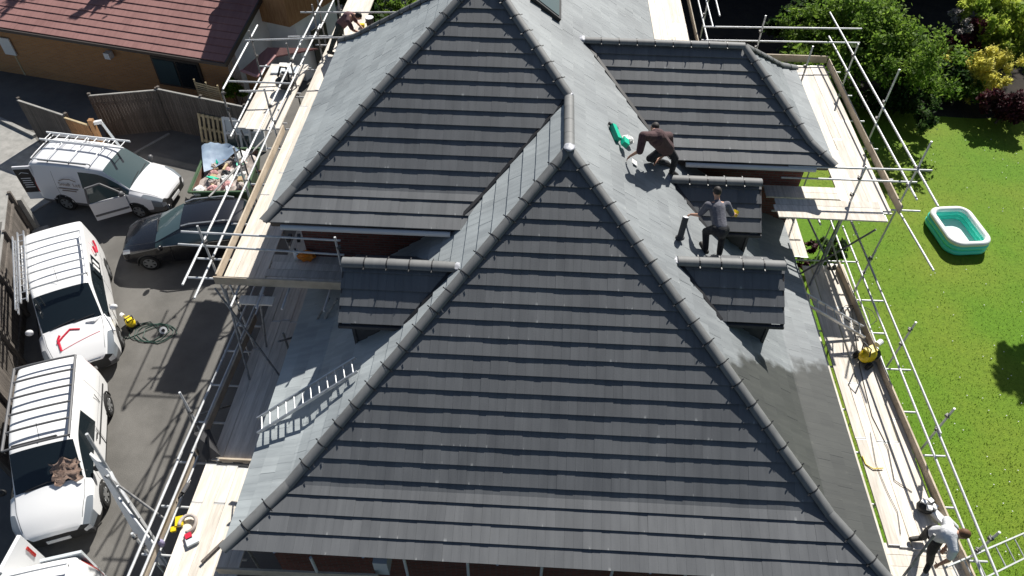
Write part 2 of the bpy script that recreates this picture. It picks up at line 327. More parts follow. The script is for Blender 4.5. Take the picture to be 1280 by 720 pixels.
# ---------------------------------------------------------------- the house
G = .336; TW = .165                     # tile gauge up the slope, width of one tile face
house = thing('house', 'large house with charcoal tiled hipped roofs and three small dormers', 'house', (0, 2, 0))
def clip(poly, conv):
    out = poly
    for i in range(len(conv)):
        a = conv[i]; b = conv[(i+1)%len(conv)]; inp = out; out = []
        if not inp: break
        def sd(p): return (b[0]-a[0])*(p[1]-a[1])-(b[1]-a[1])*(p[0]-a[0])
        for j in range(len(inp)):
            p = inp[j]; q = inp[(j+1)%len(inp)]; sp, sq = sd(p), sd(q)
            if sp >= -1e-9: out.append(p)
            if (sp > 1e-9 and sq < -1e-9) or (sp < -1e-9 and sq > 1e-9):
                t = sp/(sp-sq); out.append((p[0]+t*(q[0]-p[0]), p[1]+t*(q[1]-p[1])))
    return out
def area(p): return abs(sum(p[i][0]*p[(i+1)%len(p)][1]-p[(i+1)%len(p)][0]*p[i][1] for i in range(len(p))))/2
def ccw(p):
    s = sum(p[i][0]*p[(i+1)%len(p)][1]-p[(i+1)%len(p)][0]*p[i][1] for i in range(len(p))); return p if s > 0 else p[::-1]
class Face:
    """one slope: prof = [(z, inset)...] from the eaves up; kind F/B/L/R = the way it looks; polys in (u, z)"""
    def __init__(s, kind, e, prof, polys): s.kind, s.e, s.prof, s.polys = kind, e, prof, [ccw(p) for p in polys]
    pale = 0.
    def d(s, z):
        pr = s.prof
        for i in range(len(pr)-1):
            if z <= pr[i+1][0] or i == len(pr)-2: return pr[i][1]+(z-pr[i][0])*(pr[i+1][1]-pr[i][1])/(pr[i+1][0]-pr[i][0])
    def pos(s, u, z):
        d = s.d(z); return np.array({'F': (u, s.e+d, z), 'B': (u, s.e-d, z), 'L': (s.e+d, u, z), 'R': (s.e-d, u, z)}[s.kind])
    def frame(s, z):
        pr = s.prof; i = 0
        while i < len(pr)-2 and z > pr[i+1][0]: i += 1
        dz, dd = pr[i+1][0]-pr[i][0], pr[i+1][1]-pr[i][1]; l = math.hypot(dz, dd); c, q = dd/l, dz/l
        up = np.array({'F': (0,c,q), 'B': (0,-c,q), 'L': (c,0,q), 'R': (-c,0,q)}[s.kind]); n = np.array({'F': (0,-q,c), 'B': (0,q,c), 'L': (-q,0,c), 'R': (q,0,c)}[s.kind])
        return up, n
    def courses(s):
        zs = [s.prof[0][0]]; i = 0; z = zs[0]; rem = G
        while True:
            pr = s.prof; dz, dd = pr[i+1][0]-pr[i][0], pr[i+1][1]-pr[i][1]; l = math.hypot(dz, dd); left = (pr[i+1][0]-z)/dz*l
            if left >= rem: z += rem*dz/l; zs.append(z); rem = G
            else:
                rem -= left; z = pr[i+1][0]; i += 1
                if i >= len(pr)-1: zs.append(z); break
        return zs
    def tiles(s, mb, full=None, gap=.0016, over=.0):
        zs = s.courses(); us = [p[0] for q in s.polys for p in q]; u0, u1 = min(us), max(us)
        for k in range(len(zs)-1):
            za, zb = zs[k], zs[k+1]; dzf = (zb-za)
            j = math.floor(u0/(2*TW))-1
            while j*2*TW < u1+TW:
                off = TW*(k%2); ua = j*2*TW+off; j += 1
                rect = [(ua, za), (ua+2*TW, za), (ua+2*TW, zb), (ua, zb)]
                got = [(c, clip(rect, c)) for c in s.polys]; got = [(c, g) for c, g in got if len(g) > 2 and area(g) > 2e-4]
                if not got: continue
                jit = random.uniform(-.0025, .0025); tint = random.random()
                if full is not None and len(got) == 1 and abs(area(got[0][1])-area(rect)) < 1e-6 and abs(dzf*1-dzf) < 1:
                    full.append((s, ua, za, zb, jit)); continue
                for h in (0, 1):
                    r2 = [(ua+h*TW+gap/2, za), (ua+(h+1)*TW-gap/2, za), (ua+(h+1)*TW-gap/2, zb), (ua+h*TW+gap/2, zb)]
                    for c in s.polys:
                        g = clip(r2, c)
                        if len(g) < 3 or area(g) < 1e-4: continue
                        cz = sum(p[1] for p in g)/len(g); up, n = s.frame(cz); vs = []; at = []
                        for u, z in g:
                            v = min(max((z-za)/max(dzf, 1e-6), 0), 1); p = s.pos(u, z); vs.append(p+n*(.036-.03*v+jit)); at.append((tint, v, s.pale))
                        for u, z in g: vs.append(s.pos(u, z)-n*.004); at.append((tint, .02, s.pale))
                        m = len(g); flip = s.kind in 'BL'
                        fs = [tuple(range(m))]+[(i, m+i, m+(i+1)%m, (i+1)%m) for i in range(m)]
                        if flip: fs = [f[::-1] for f in fs]
                        mb.add(vs, fs, 0, at)
    def deck(s, mb):
        for c in s.polys:
            up, n = s.frame(sum(p[1] for p in c)/len(c)); f = tuple(range(len(c))); mb.add([s.pos(u, z)-n*.012 for u, z in c], [f if s.kind in 'FR' else f[::-1]])
ZE, ZK, ZR = 4.04, 4.445, 8.094; XE, XK = 5.87, 4.885; YE, YK, YA, YB = -.919, .186, 5.749, 7.651
TX, TY, TZ = -1.97, 9.95, 9.73
side = [(ZE,0),(ZK,XE-XK),(ZR,XE),(TZ,XE+2.1)]
FACES = []
ff = Face('F', YE, [(ZE,0),(ZK,YK-YE),(ZR,YA-YE)], [[(-XE,ZE),(XE,ZE),(XK,ZK),(-XK,ZK)], [(-XK,ZK),(XK,ZK),(0,ZR)]])
hipy = lambda z: YE+ff.d(z)
rf = Face('R', XE, side, [[(YE,ZE),(8.6,ZE),(8.6,ZK),(YK,ZK)], [(YK,ZK),(8.6,ZK),(8.6,6.13),(hipy(6.13),6.13)], [(hipy(6.13),6.13),(19,6.13),(19,ZR),(YA,ZR)], [(YB,ZR),(19,ZR),(19,TZ),(TY,TZ)]])
lf = Face('L', -XE, side[:3], [[(YE,ZE),(5.42,ZE),(5.42,ZK),(YK,ZK)], [(YK,ZK),(5.42,ZK),(5.42,6.55),(hipy(6.55),6.55)], [(hipy(6.55),6.55),(5.42,6.55),(YB,ZR),(YA,ZR)]])
BE, BZ, BKZ, BKY = 5.0, 6.5, 6.821, 5.776
bf = Face('F', BE, [(BZ,0),(BKZ,BKY-BE),(TZ,TY-BE)], [[(-6.25,BZ),(-2.13,BZ),(-1.70,BKZ),(-5.72,BKZ)], [(-5.72,BKZ),(-1.70,BKZ),(.0,8.1),(TX,TZ)]])
bl = Face('L', -6.25, [(BZ,0),(BKZ,.53),(TZ,6.25+TX)], [[(BE,BZ),(12.6,BZ),(12.25,BKZ),(BKY,BKZ)], [(BKY,BKZ),(12.25,BKZ),(TY,TZ)]])
bb = Face('B', 12.6, [(BZ,0),(BKZ,.35),(TZ,12.6-TY)], [[(-6.25,BZ),(-2,BZ),(-2,BKZ),(-5.72,BKZ)], [(-5.72,BKZ),(-2,BKZ),(TX,TZ)]])
# right-hand wing
WZ, WR, WY0, WY1, WX, WXR = 6.22, 7.8, 8.08, 12.5, 6.38, 4.3
wk = 6.5; wd, wdb = .55, .4; wc = 10.62
wp = [(WZ,0),(wk,wd),(WR,wc-WY0)]; wpb = [(WZ,0),(wk,wdb),(WR,WY1-wc)]; wpx = [(WZ,0),(wk,wd),(WR,WX-WXR)]
vx = lambda z: (ZR-z)/.747-.05
wf = Face('F', WY0, wp, [[(vx(WZ),WZ),(WX,WZ),(WX-wd,wk),(vx(wk),wk)], [(vx(wk),wk),(WX-wd,wk),(WXR,WR),(vx(WR),WR)]])
wb = Face('B', WY1, wpb, [[(vx(WZ),WZ),(WX,WZ),(WX-wd,wk),(vx(wk),wk)], [(vx(wk),wk),(WX-wd,wk),(WXR,WR),(vx(WR),WR)]])
wr = Face('R', WX, wpx, [[(WY0,WZ),(WY1,WZ),(WY1-wdb,wk),(WY0+wd,wk)], [(WY0+wd,wk),(WY1-wdb,wk),(wc,WR)]])
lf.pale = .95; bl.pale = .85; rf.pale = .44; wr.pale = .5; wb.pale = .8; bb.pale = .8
FACES += [ff, rf, lf, bf, bl, bb, wf, wb, wr]
# dormers: (side, ridge y, ridge z, eaves z, run, verge x)
DORM = [(1,7.25,6.27,5.62,.94,4.5), (1,4.47,6.38,5.7,.93,4.43), (-1,3.9,6.5,5.8,.94,4.36)]
for sg, y, zr, ze, run, xv in DORM:
    pr = [(ze,0),(zr,run)]; a = [(vx(ze),ze),(xv,ze),(xv,zr),(vx(zr),zr)]; a = [(sg*u, z) for u, z in a]
    FACES += [Face('F', y-run, pr, [a]), Face('B', y+run, pr, [a])]
dk = MB(); [f.deck(dk) for f in FACES]
dk.add([(TX,TY,TZ-.02),(TX,19,TZ-.02),(-3.6,19,8.4),(-3.6,11.2,8.4)], [(0,1,2,3)])
roof = dk.build('roof', M['deck'], house)
full = []; rest = MB()
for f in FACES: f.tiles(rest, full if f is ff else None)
def on_screen(t):
    p = t[0].pos(t[1]+TW, (t[2]+t[3])/2); d = RM@(p-CAM); return 1/d[2]**2
full.sort(key=on_screen, reverse=True)
extra = full[300:]; full = full[:300]
def tile_mesh(gauge):
    mb = MB()
    for h in (0, 1):
        a, c = h*TW+.0008, (h+1)*TW-.0008
        vs = [(a,0,.036),(c,0,.036),(c,gauge,.006),(a,gauge,.006),(a,0,-.004),(c,0,-.004),(c,gauge,-.004),(a,gauge,-.004)]
        mb.add(vs, [(0,1,2,3),(0,4,5,1),(1,5,6,2),(3,2,6,7),(0,3,7,4)], 0, [(0,v,0) for v in (0,0,1,1)]+[(0,.02,0)]*4)
    return mb.mesh('tile', M['tile'])
tm = tile_mesh(G)
for s, ua, za, zb, jit in full:
    up, n = s.frame((za+zb)/2); p = s.pos(ua, za)+n*jit
    mw = Matrix([(1,up[0],n[0],p[0]),(0,up[1],n[1],p[1]),(0,up[2],n[2],p[2]),(0,0,0,1)]) @ Matrix.Rotation(random.uniform(-.006,.005), 4, 'X') @ Matrix.Rotation(random.uniform(-.008,.008), 4, 'Y')
    link('tile', tm, roof, mw=mw)
for s, ua, za, zb, jit in extra:
    for h in (0, 1):
        up, n = s.frame((za+zb)/2); g = [(ua+h*TW+.0008, za), (ua+(h+1)*TW-.0008, za), (ua+(h+1)*TW-.0008, zb), (ua+h*TW+.0008, zb)]
        t = random.random(); rest.add([s.pos(u, z)+n*(.036-.03*v+jit) for (u, z), v in zip(g, (0,0,1,1))]+[s.pos(u, z)-n*.004 for u, z in g], [(0,1,2,3),(0,4,5,1),(1,5,6,2),(3,2,6,7),(0,3,7,4)], 0, [(t,v,0) for v in (0,0,1,1)]+[(t,.02,0)]*4)
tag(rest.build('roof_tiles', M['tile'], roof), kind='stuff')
# ridge and hip tiles with their black clips
def ridge_mesh(L, r):
    mb = MB(); n = 9
    for i in range(2):
        rr = r*(1, .985)[i]; mb.v += [(rr*math.cos(math.pi*k/(n-1))*1.02, L*i, rr*math.sin(math.pi*k/(n-1))*.8-.02) for k in range(n)]
    mb.v += [(x*.86, y, z*.82-.008) for x, y, z in mb.v[:n]]; mb.v += mb.v[:n]
    mb.f += [(k, n+k, n+k+1, k+1) for k in range(n-1)]+[(3*n+k, 3*n+k+1, 2*n+k+1, 2*n+k) for k in range(n-1)]; mb.m = [0]*len(mb.f); mb.a = [(0,.5,0)]*len(mb.v)
    me = mb.mesh('ridge_tile', M['ridge']); me.polygons.foreach_set('use_smooth', [i < n-1 for i in range(len(me.polygons))]); return me
def clip_mesh(r):
    mb = MB(); n = 9
    for i in range(2): mb.v += [(r*1.04*math.cos(math.pi*k/(n-1)), .022*i-.011, r*1.04*math.sin(math.pi*k/(n-1))*.8-.016) for k in range(n)]
    mb.f += [(k, n+k, n+k+1, k+1) for k in range(n-1)]; mb.m = [0]*len(mb.f)
    for sx in (-1, 1): mb.box((sx*(r*1.1+.03), 0, .0), (.05,.02,.014))
    return mb.mesh('ridge_clip', M['clip'])
RT = {}
def ridge(pts, r=.108, L0=.45, lift=.04, clips=True):
    pts = [np.array(p, float) for p in pts]
    for a, b in zip(pts[:-1], pts[1:]):
        d = b-a; L = np.linalg.norm(d); d = d/L; n = max(1, round(L/L0)); l = L/n; key = (round(l, 3), r)
        if key not in RT: RT[key] = (ridge_mesh(l*1.01, r), clip_mesh(r))
        x = np.cross(d, (0,0,1)); x = x/np.linalg.norm(x); z = np.cross(x, d)
        for i in range(n):
            p = a+d*l*i+z*(lift+random.uniform(-.004,.004)); mw = Matrix([(x[k], d[k], z[k], p[k]) for k in range(3)]+[(0,0,0,1)])
            link('ridge_tile', RT[key][0], roof, mw=mw@Matrix.Rotation(random.uniform(-.014,.014), 4, 'Z'))
            if clips and i: link('ridge_clip', RT[key][1], roof, mw=mw)
hp = lambda s, z: (s*(XE-(0 if z == ZE else XE-XK if z == ZK else XE)), hipy(z), z)
for s in (-1, 1): ridge([hp(s,ZE), hp(s,ZK), hp(s,ZR)])
ridge([(0,YA,ZR),(0,YB,ZR)], clips=False)
ridge([(-6.25,BE,BZ),(-5.72,BKY,BKZ),(TX,TY,TZ)]); ridge([(0,YB,ZR+.01),(TX,TY,TZ)]); ridge([(-6.25,12.6,BZ),(-5.72,12.25,BKZ),(TX,TY,TZ)])
ridge([(.38,wc,WR),(WXR,wc,WR)], r=.115); ridge([(WX,WY0,WZ),(WX-wd,WY0+wd,wk),(WXR,wc,WR)]); ridge([(WX,WY1,WZ),(WX-wd,WY1-wdb,wk),(WXR,wc,WR)])
for sg, y, zr, ze, run, xv in DORM: ridge([(sg*xv,y,zr),(sg*(vx(zr)+.05),y,zr)], r=.125, lift=.045)
# lead saddles where ridges run into slopes, and black valley troughs
def saddle(p, r):
    mb = MB(); rr = random.Random(int(p[1]*100))
    mb.ball(p, r, 14, 8); mb.v = [tuple(c+rr.uniform(-.012,.012) for c in v) for v in mb.v]; mb.build('lead_saddle', M['lead'], roof, True)
saddle((0,YA-.03,ZR+.085), (.12,.14,.035)); saddle((0,YB+.02,ZR+.08), (.09,.11,.035)); saddle((.33,wc,WR+.07), (.12,.14,.06))
for sg, y, zr, ze, run, xv in DORM: saddle((sg*(vx(zr)+.0),y,zr+.06), (.13,.11,.035))
def valley(a, b, lift=.05):
    mb = MB(); a = np.array(a, float); b = np.array(b, float); a[2] += lift; b[2] += lift; mb.beam(a, b, .075, .02); mb.build('valley_trough', M['clip'], roof)
valley((-1.72,BKY,6.82),(0,YB,ZR)); valley((-2.13,BE+.3,6.6),(-1.72,BKY,6.82))
for f in (wf,): valley(f.pos(vx(WZ)+.06,WZ), f.pos(vx(WR)+.06,WR)); valley(wb.pos(vx(WZ)+.06,WZ), wb.pos(vx(WR)+.06,WR))
for i, (sg, y, zr, ze, run, xv) in enumerate(DORM):
    f = FACES[9+2*i]; valley(f.pos(sg*(vx(ze)+.03),ze), f.pos(sg*(vx(zr)+.05),zr))
# a roof window on the right slope, far up
sk = MB(); a, b = PN(655,-8,(0,0,ZR),(.747,0,1)), PN(703,14,(0,0,ZR),(.747,0,1)); n = np.array((.6,0,.8))
up = np.array((-.8,0,.6)); c = (a+b)/2+n*.08; R_ = np.array([(0,1,0), up, n]).T
sk.box(c, (1.0,.9,.1), R=R_); sk.build('roof_window', M['dark_plastic'], roof)
MB().box(c+n*.056, (.84,.74,.02), R=R_).build('roof_window_pane', M['glass_pale'], roof)
# walls
def wall(name, x0, x1, y0, y1, z0, z1, m, t=.25):
    mb = MB(); mb.add([(x0,y0,z0),(x1,y0,z0),(x1,y1,z0),(x0,y1,z0),(x0,y0,z1),(x1,y0,z1),(x1,y1,z1),(x0,y1,z1)], [(0,1,5,4),(1,2,6,5),(2,3,7,6),(3,0,4,7),(4,5,6,7)]); return mb.build(name, M[m], house)
wall('wall', -5.4, 5.4, -.4, 8.5, 0, 4.02, 'brick_red'); wall('wall', -5.72, 1.9, 5.5, 12.1, 0, 6.5, 'brick_red'); wall('wall', -1.9, 2.0, 12.1, 19, 0, 6.1, 'brick_red'); wall('wall', 2.0, 5.95, 8.6, 12.2, 0, 6.22, 'brick_red')
# dormer fronts and cheeks, dark cladding, a window in each front
for sg, y, zr, ze, run, xv in DORM:
    zb = ZR-.747*(xv-.22)-.05; hw = run-.1; xf = sg*(xv-.2); mb = MB()
    mb.prism([(xf,y-hw,zb),(xf,y+hw,zb),(xf,y+hw,ze+.06),(xf,y,zr-.06),(xf,y-hw,ze+.06)], (-sg*.06,0,0))
    for q in (-1, 1):
        x2 = sg*(vx(ze)+.1); yy = y+q*(hw-.03); mb.prism([(xf,yy,zb),(xf,yy,ze+.08),(x2,yy,ze+.08)], (0,-q*.05,0))
    dm = mb.build('dormer', M['cladding'], house)
    fr = MB(); zc = (zb+ze)/2+.02; fr.box((xf+sg*.03,y,zc), (.06,.9,.58)); fr.build('window_frame', M['upvc'], dm)
    MB().box((xf+sg*.055,y-.21,zc), (.02,.38,.48)).build('pane', M['glass'], dm); MB().box((xf+sg*.055,y+.21,zc), (.02,.38,.48)).build('pane', M['glass'], dm)
    bg_ = MB()
    for q in (-1, 1): bg_.beam((sg*(xv-.02),y+q*(run-.02),ze-.06),(sg*(xv-.02),y,zr-.06),.03,.14)
    bg_.build('barge_board', M['fascia'], dm)
    MB().beam((sg*vx(ze)+sg*.1,y-run-.03,ze-.06),(sg*xv,y-run-.03,ze-.06),.07,.07).build('gutter', M['cladding'], dm)
# fascias and gutters
def eave(p0, p1, m='fascia', h=.16, drop=.1, w=.03): MB().beam((p0[0],p0[1],p0[2]-drop),(p1[0],p1[1],p1[2]-drop), w, h).build('fascia_board', M[m], house)
eave((-5.8,YE+.1,ZE),(5.8,YE+.1,ZE)); eave((-XE+.08,YE+.1,ZE),(-XE+.08,5.4,ZE)); eave((XE-.08,YE+.1,ZE),(XE-.08,8.4,ZE))
eave((-6.15,BE+.1,BZ),(-2.2,BE+.1,BZ)); eave((-6.15,BE+.1,BZ),(-6.15,12.4,BZ)); eave((2.4,WY0+.1,WZ),(WX-.1,WY0+.1,WZ)); eave((WX-.1,WY0+.1,WZ),(WX-.1,WY1-.1,WZ)); eave((2.58,12.9,6.13),(2.58,19,6.13))
def gutter(p0, p1, m='gutter_white'):
    MB().tube(p0, p1, .06, 10).build('gutter', M[m], house)
gutter((-5.9,BE-.03,BZ-.09),(-2.35,BE-.03,BZ-.09)); gutter((2.9,WY0-.04,WZ-.08),(5.95,WY0-.04,WZ-.08))
# bare front eaves: soffit bearers and hanging straps below the lowest course
for i in range(11):
    x = -5.4+1.08*i; MB().beam((x,YE+.12,ZE-.2),(x,-.4,ZE-.2),.05,.07).build('soffit_bearer', M['gutter_white' if i%3 else 'toe_board'], house)
MB().box((-3.15,-.66,3.35),(.26,.36,.5)).build('downpipe_box', M['gutter_white'], house)
for u in (395,508,585,677,766,860):
    p = P(u,712,3.4); MB().tube((p[0],p[1],2.0),(p[0],p[1],3.93),.028,8).build('eaves_prop', M['gutter_white'], house)
for x in (-5.0,-3.4,-1.0,1.7,4.2): MB().tube((x,YE+.06,ZE-.12),(x+.05,-.42,3.2),.03,8).build('bracket', M['alu'], house)
# ---------------------------------------------------------------- scaffolding
TR = .0245
def tube_part(name, p0, p1, parent, m='galv', r=TR): return MB().tube(p0, p1, r, 10).build(name, M[m], parent, False)
CPM = None
def coupler(p, parent):
    global CPM
    if CPM is None:
        mb = MB(); mb.box((0,0,0), (.075,.075,.06)); mb.tube((-.05,0,.03),(.06,0,.03),.012,6); mb.tube((0,.05,-.02),(0,-.07,-.02),.012,6); CPM = mb.mesh('coupler', M['coupler'])
    link('coupler', CPM, parent, mw=Matrix.Translation([float(x) for x in p])@Matrix.Rotation(random.uniform(0,3), 4, 'Z'))
def boards_y(parent, xs, y0, y1, z, cut=(3.9,), seed=1, tilt=0.):
    """scaffold boards laid along Y, one object each; xs = board centre lines"""
    r = random.Random(seed)
    for i, x in enumerate(xs):
        y = y0+r.uniform(-.06,.06); ln = 3.9
        first = r.choice((3.9, 3.0, 2.4))
        while y < y1-.3:
            e = min(y+first, y1+r.uniform(-.08,.08)); first = ln; L = e-y-.012
            mb = MB(); mb.box((0,0,0), (.222,L,.038)); mb.box((0,L/2-.012,.0005), (.2235,.02,.039), m=1); mb.box((0,-L/2+.012,.0005), (.2235,.02,.039), m=1)
            me = mb.mesh('scaffold_board', [M['board'], M['galv']])
            mw = Matrix.Translation((float(x), (y+e)/2, z-.019+r.uniform(-.004,.006)))@Matrix.Rotation(r.uniform(-.004,.004)+tilt, 4, 'Z')@Matrix.Rotation(r.uniform(-.002,.002), 4, 'X')
            link('scaffold_board', me, parent, mw=mw); y = e
def boards_x(parent, ys, x0, x1, z, seed=1):
    r = random.Random(seed)
    for y in ys:
        a = x0+r.uniform(-.05,.05); b = x1+r.uniform(-.05,.05); mb = MB(); mb.box((0,0,0), (b-a,.222,.038)); mb.box(((b-a)/2-.012,0,.0005), (.02,.2235,.039), m=1)
        link('scaffold_board', mb.mesh('scaffold_board', [M['board'], M['galv']]), parent, mw=Matrix.Translation(((a+b)/2, y, z-.019+r.uniform(-.003,.006)))@Matrix.Rotation(r.uniform(-.003,.003), 4, 'Z'))
def plank(parent, p0, p1, name='toe_board', h=.225, w=.038, m='toe_board'): return MB().beam(p0, p1, w, h).build(name, M[m], parent)
def std(parent, x, y, z0, z1, lean=(0,0), m='galv'): return tube_part('standard', (x,y,z0), (x+lean[0],y+lean[1],z1), parent, m)
def rail(parent, p0, p1, name='ledger', m='galv'): return tube_part(name, p0, p1, parent, m)
# --- lower right run
RZ = 3.0
s1 = thing('scaffold', 'low scaffold run with pale boards beside the lawn, under the wet roof slope', 'scaffold', (7,4,0), group='scaffold runs round the house')
boards_y(s1, [6.36], -.5, 8.0, RZ, seed=3); boards_y(s1, [6.67+.227*i for i in range(5)], .3, 8.1, RZ, seed=5, tilt=-.006)
boards_x(s1, [-.42+.23*i for i in range(4)], 6.15, 7.9, RZ-.04, 6); boards_y(s1, [6.5+.227*i for i in range(4)], 9.3, 12, RZ-.9, seed=8)
for a, b in (((7.48,8.0,RZ+.1),(7.64,4.1,RZ+.1)), ((7.645,4.1,RZ+.1),(7.84,.2,RZ+.1)), ((7.85,.2,RZ+.1),(7.9,-.6,RZ+.1))): plank(s1, a, b)
rail(s1, (7.62,9.6,4.12), (7.72,2.2,4.12)); rail(s1, (7.72,2.3,4.06), (7.76,-3,4.06)); rail(s1, (7.68,9.0,3.6), (7.78,-1.0,3.6)); rail(s1, (7.72,10.4,3.1),(7.8,-1.6,2.9)); rail(s1, (6.15,8.6,2.92),(6.3,-1.2,2.92))
for i, (x, y) in enumerate(((7.78,7.25),(8.02,4.96),(8.05,2.66),(7.9,.03),(7.8,-2.4))):
    std(s1, x-.05, y, 0, 4.36, (.05,0)); coupler((x-.03,y,4.1), s1); coupler((x-.03,y,3.6), s1)
for i, y in enumerate((8.3,6.9,5.8,4.7,3.5,2.4,1.2,.1,-.7)): rail(s1, (5.95,y,2.93), (8.15+.25*(i%2),y+.02,2.93), 'transom')
for y in (7.2,4.95,2.65,.05): std(s1, 6.12, y+.1, 0, 3.35 if y > 6 else 2.98)
for a, b in (((6.3,7.6,3.0),(7.5,7.2,5.1)), ((6.4,6.9,5.0),(7.6,8.0,2.9)), ((5.9,8.3,5.1),(7.3,7.3,3.1)), ((7.05,8.1,5.0),(6.6,7.3,3.0))): rail(s1, a, b, 'brace', 'rusty_galv')
for p in ((7.05,7.35,3.6),(7.0,7.3,3.7),(6.95,7.4,3.55)): coupler(p, s1)
# --- upper right platform round the wing
RU = 5.2
s2 = thing('scaffold', 'high scaffold platform wrapping the corner of the hipped right wing', 'scaffold', (8,11,0), group='scaffold runs round the house')
boards_y(s2, [6.98+.227*i for i in range(5)], 7.7, 14.6, RU, seed=11); boards_x(s2, [7.2,7.43,7.66], 5.1, 7.6, RU+.26, 12); boards_x(s2, [8.2,8.43], 5.0, 6.9, RU+.04, 15); boards_x(s2, [13.6,13.83,14.06], 4.6, 7.0, RU-.02, 16)
boards_y(s2, [3.05+.227*i for i in range(5)], 13.0, 22, RU, seed=13)
plank(s2, (8.1,14.6,RU+.1), (8.12,11.0,RU+.1)); plank(s2, (8.12,11.0,RU+.1), (8.16,7.7,RU+.1)); plank(s2, (4.8,14.75,RU+.1), (8.1,14.75,RU+.1)); plank(s2, (4.25,14.8,RU+.1),(4.35,22,RU+.1))
rail(s2, (8.2,16.0,6.2), (8.35,6.8,6.2)); rail(s2, (8.18,15.4,5.72), (8.34,7.6,5.72)); rail(s2, (5.3,8.05,6.2), (8.66,8.12,6.2)); rail(s2, (5.3,8.25,5.72), (8.55,8.27,5.72))
rail(s2, (4.15,14.78,6.2), (8.9,15.0,6.2)); rail(s2, (4.2,14.82,5.75), (9.0,15.0,5.75)); rail(s2, (4.45,14.8,6.2), (4.55,22,6.2)); rail(s2, (4.4,14.8,5.72), (4.5,22,5.72)); rail(s2, (4.6,14.9,6.5),(4.75,22,6.6))
for x, y, zt in ((8.36,8.2,6.95),(8.42,11.0,7.15),(8.25,13.4,6.55),(6.9,7.72,6.55),(6.75,12.7,6.8),(5.85,14.6,6.7),(4.55,16.6,6.7)):
    std(s2, x, y, 0 if x > 8 else 2.4 if y < 8 else 4.9, zt, (.0,0)); coupler((x-.03,y,6.2), s2); coupler((x-.03,y,5.7), s2)
for y in (7.9,9.1,10.4,11.7,13.0,14.3): rail(s2, (6.85,y,RU-.065), (8.75 if y < 9 else 8.45,y,RU-.065), 'transom')
rail(s2, (8.22,8.6,RU-.12), (8.42,5.9,RU-.12)); rail(s2, (6.95,14.6,RU-.12),(7.0,7.0,RU-.12)); rail(s2, (5.15,7.75,RU-.12),(7.4,7.78,RU-.12)); rail(s2, (6.2,8.6,RU-.16),(6.25,7.35,RU-.16)); rail(s2, (5.6,8.6,RU-.16),(5.62,7.4,RU-.16))
# --- left upper platform with its loading bay
LU = 5.1
s3 = thing('scaffold', 'high scaffold platform with loading bay above the skip and black car', 'scaffold', (-7,9,0), group='scaffold runs round the house')
boards_y(s3, [-6.6-.227*i for i in range(4)], 4.55, 19, LU, seed=21); boards_x(s3, [4.66,4.89,5.12,5.35], -6.48, -4.55, LU+.005, 22); boards_y(s3, [-7.72-.227*i for i in range(5)], 10.1, 13.5, LU+.12, seed=23)
plank(s3, (-7.5,4.5,LU+.1), (-4.6,4.5,LU+.1)); plank(s3, (-7.46,4.55,LU+.1),(-7.5,10.2,LU+.1)); pass
rail(s3, (-7.55,3.5,6.1),(-7.6,8.0,6.1)); rail(s3, (-7.58,7.6,6.05),(-7.65,13.6,6.05)); rail(s3, (-7.6,13.0,6.1),(-7.6,19.5,6.1)); rail(s3, (-7.5,3.6,5.6),(-7.6,10,5.6)); rail(s3, (-7.62,9.6,5.62),(-7.6,15.2,5.62)); rail(s3, (-7.55,15.0,5.6),(-7.55,19.5,5.6))
rail(s3, (-8.1,4.98,6.15),(-4.68,4.92,6.15)); rail(s3, (-8.3,5.0,5.75),(-4.66,4.9,5.75)); rail(s3, (-9.0,10.9,6.15),(-7.3,10.9,6.15)); rail(s3, (-9.15,13.0,6.2),(-6.2,13.4,6.2)); rail(s3, (-9.0,10.5,6.15),(-9.1,14.0,6.15)); rail(s3, (-8.95,10.0,5.0),(-9.1,13.9,4.9)); rail(s3, (-8.95,11.3,5.6),(-8.0,11.4,5.6)); rail(s3, (-8.0,14.8,6.2),(-2.5,15.2,6.2)); rail(s3, (-8.4,14.4,5.6),(-2.8,14.8,5.7))
for y in (4.7,5.3,6.5,8,9.5,10.4,12,13.5,15): rail(s3, (-8.2 if y < 5.5 else -7.8,y,LU-.07),(-6.35,y,LU-.07),'transom')
for x in (-7.0,-6.45,-5.9,-5.0): rail(s3, (x,3.9,LU-.07),(x,5.4,LU-.07),'transom')
for y in (10.5,12,13.4): rail(s3, (-9.1,y,LU+.05),(-7.5,y,LU+.05),'transom')
for x, y, z0, zt, ln in ((-7.55,4.75,0,6.55,0),(-4.72,4.75,3.9,6.4,0),(-7.62,7.4,0,6.6,0),(-7.62,9.9,0,6.6,0),(-9.0,10.4,0,6.1,0),(-9.05,13.2,0,6.4,0),(-7.66,12.2,0,6.6,0),(-7.3,13.9,0,6.9,0),(-6.9,15.2,3,7.2,0),(-7.6,15.4,0,6.9,0),(-7.55,17.4,0,6.6,0)):
    std(s3, x, y, z0, zt, m='galv' if y < 10 else 'rusty_galv'); coupler((x+.03,y,6.1), s3); coupler((x+.03,y,5.6), s3)
for a, b in (((-7.5,4.4,5.05),(-6.3,3.6,3.0)), ((-6.5,4.3,5.0),(-6.9,4.5,2.9)), ((-7.3,4.45,5.0),(-7.0,3.5,2.9)), ((-4.8,4.3,5.0),(-5.9,4.2,3.1)), ((-5.0,4.35,4.95),(-6.0,4.3,3.1)), ((-8.9,10.6,4.8),(-7.6,9.0,.3)), ((-8.0,6.3,6.0),(-7.6,9.6,5.5))): rail(s3, a, b, 'brace', 'rusty_galv')
boards_x(s3, [14.0,14.23,14.46,14.69], -6.45, -3.6, LU, 27)
MB().box((-6.55,4.2,4.93),(.75,.24,.04)).build('scaffold_board', M['board'], s3)
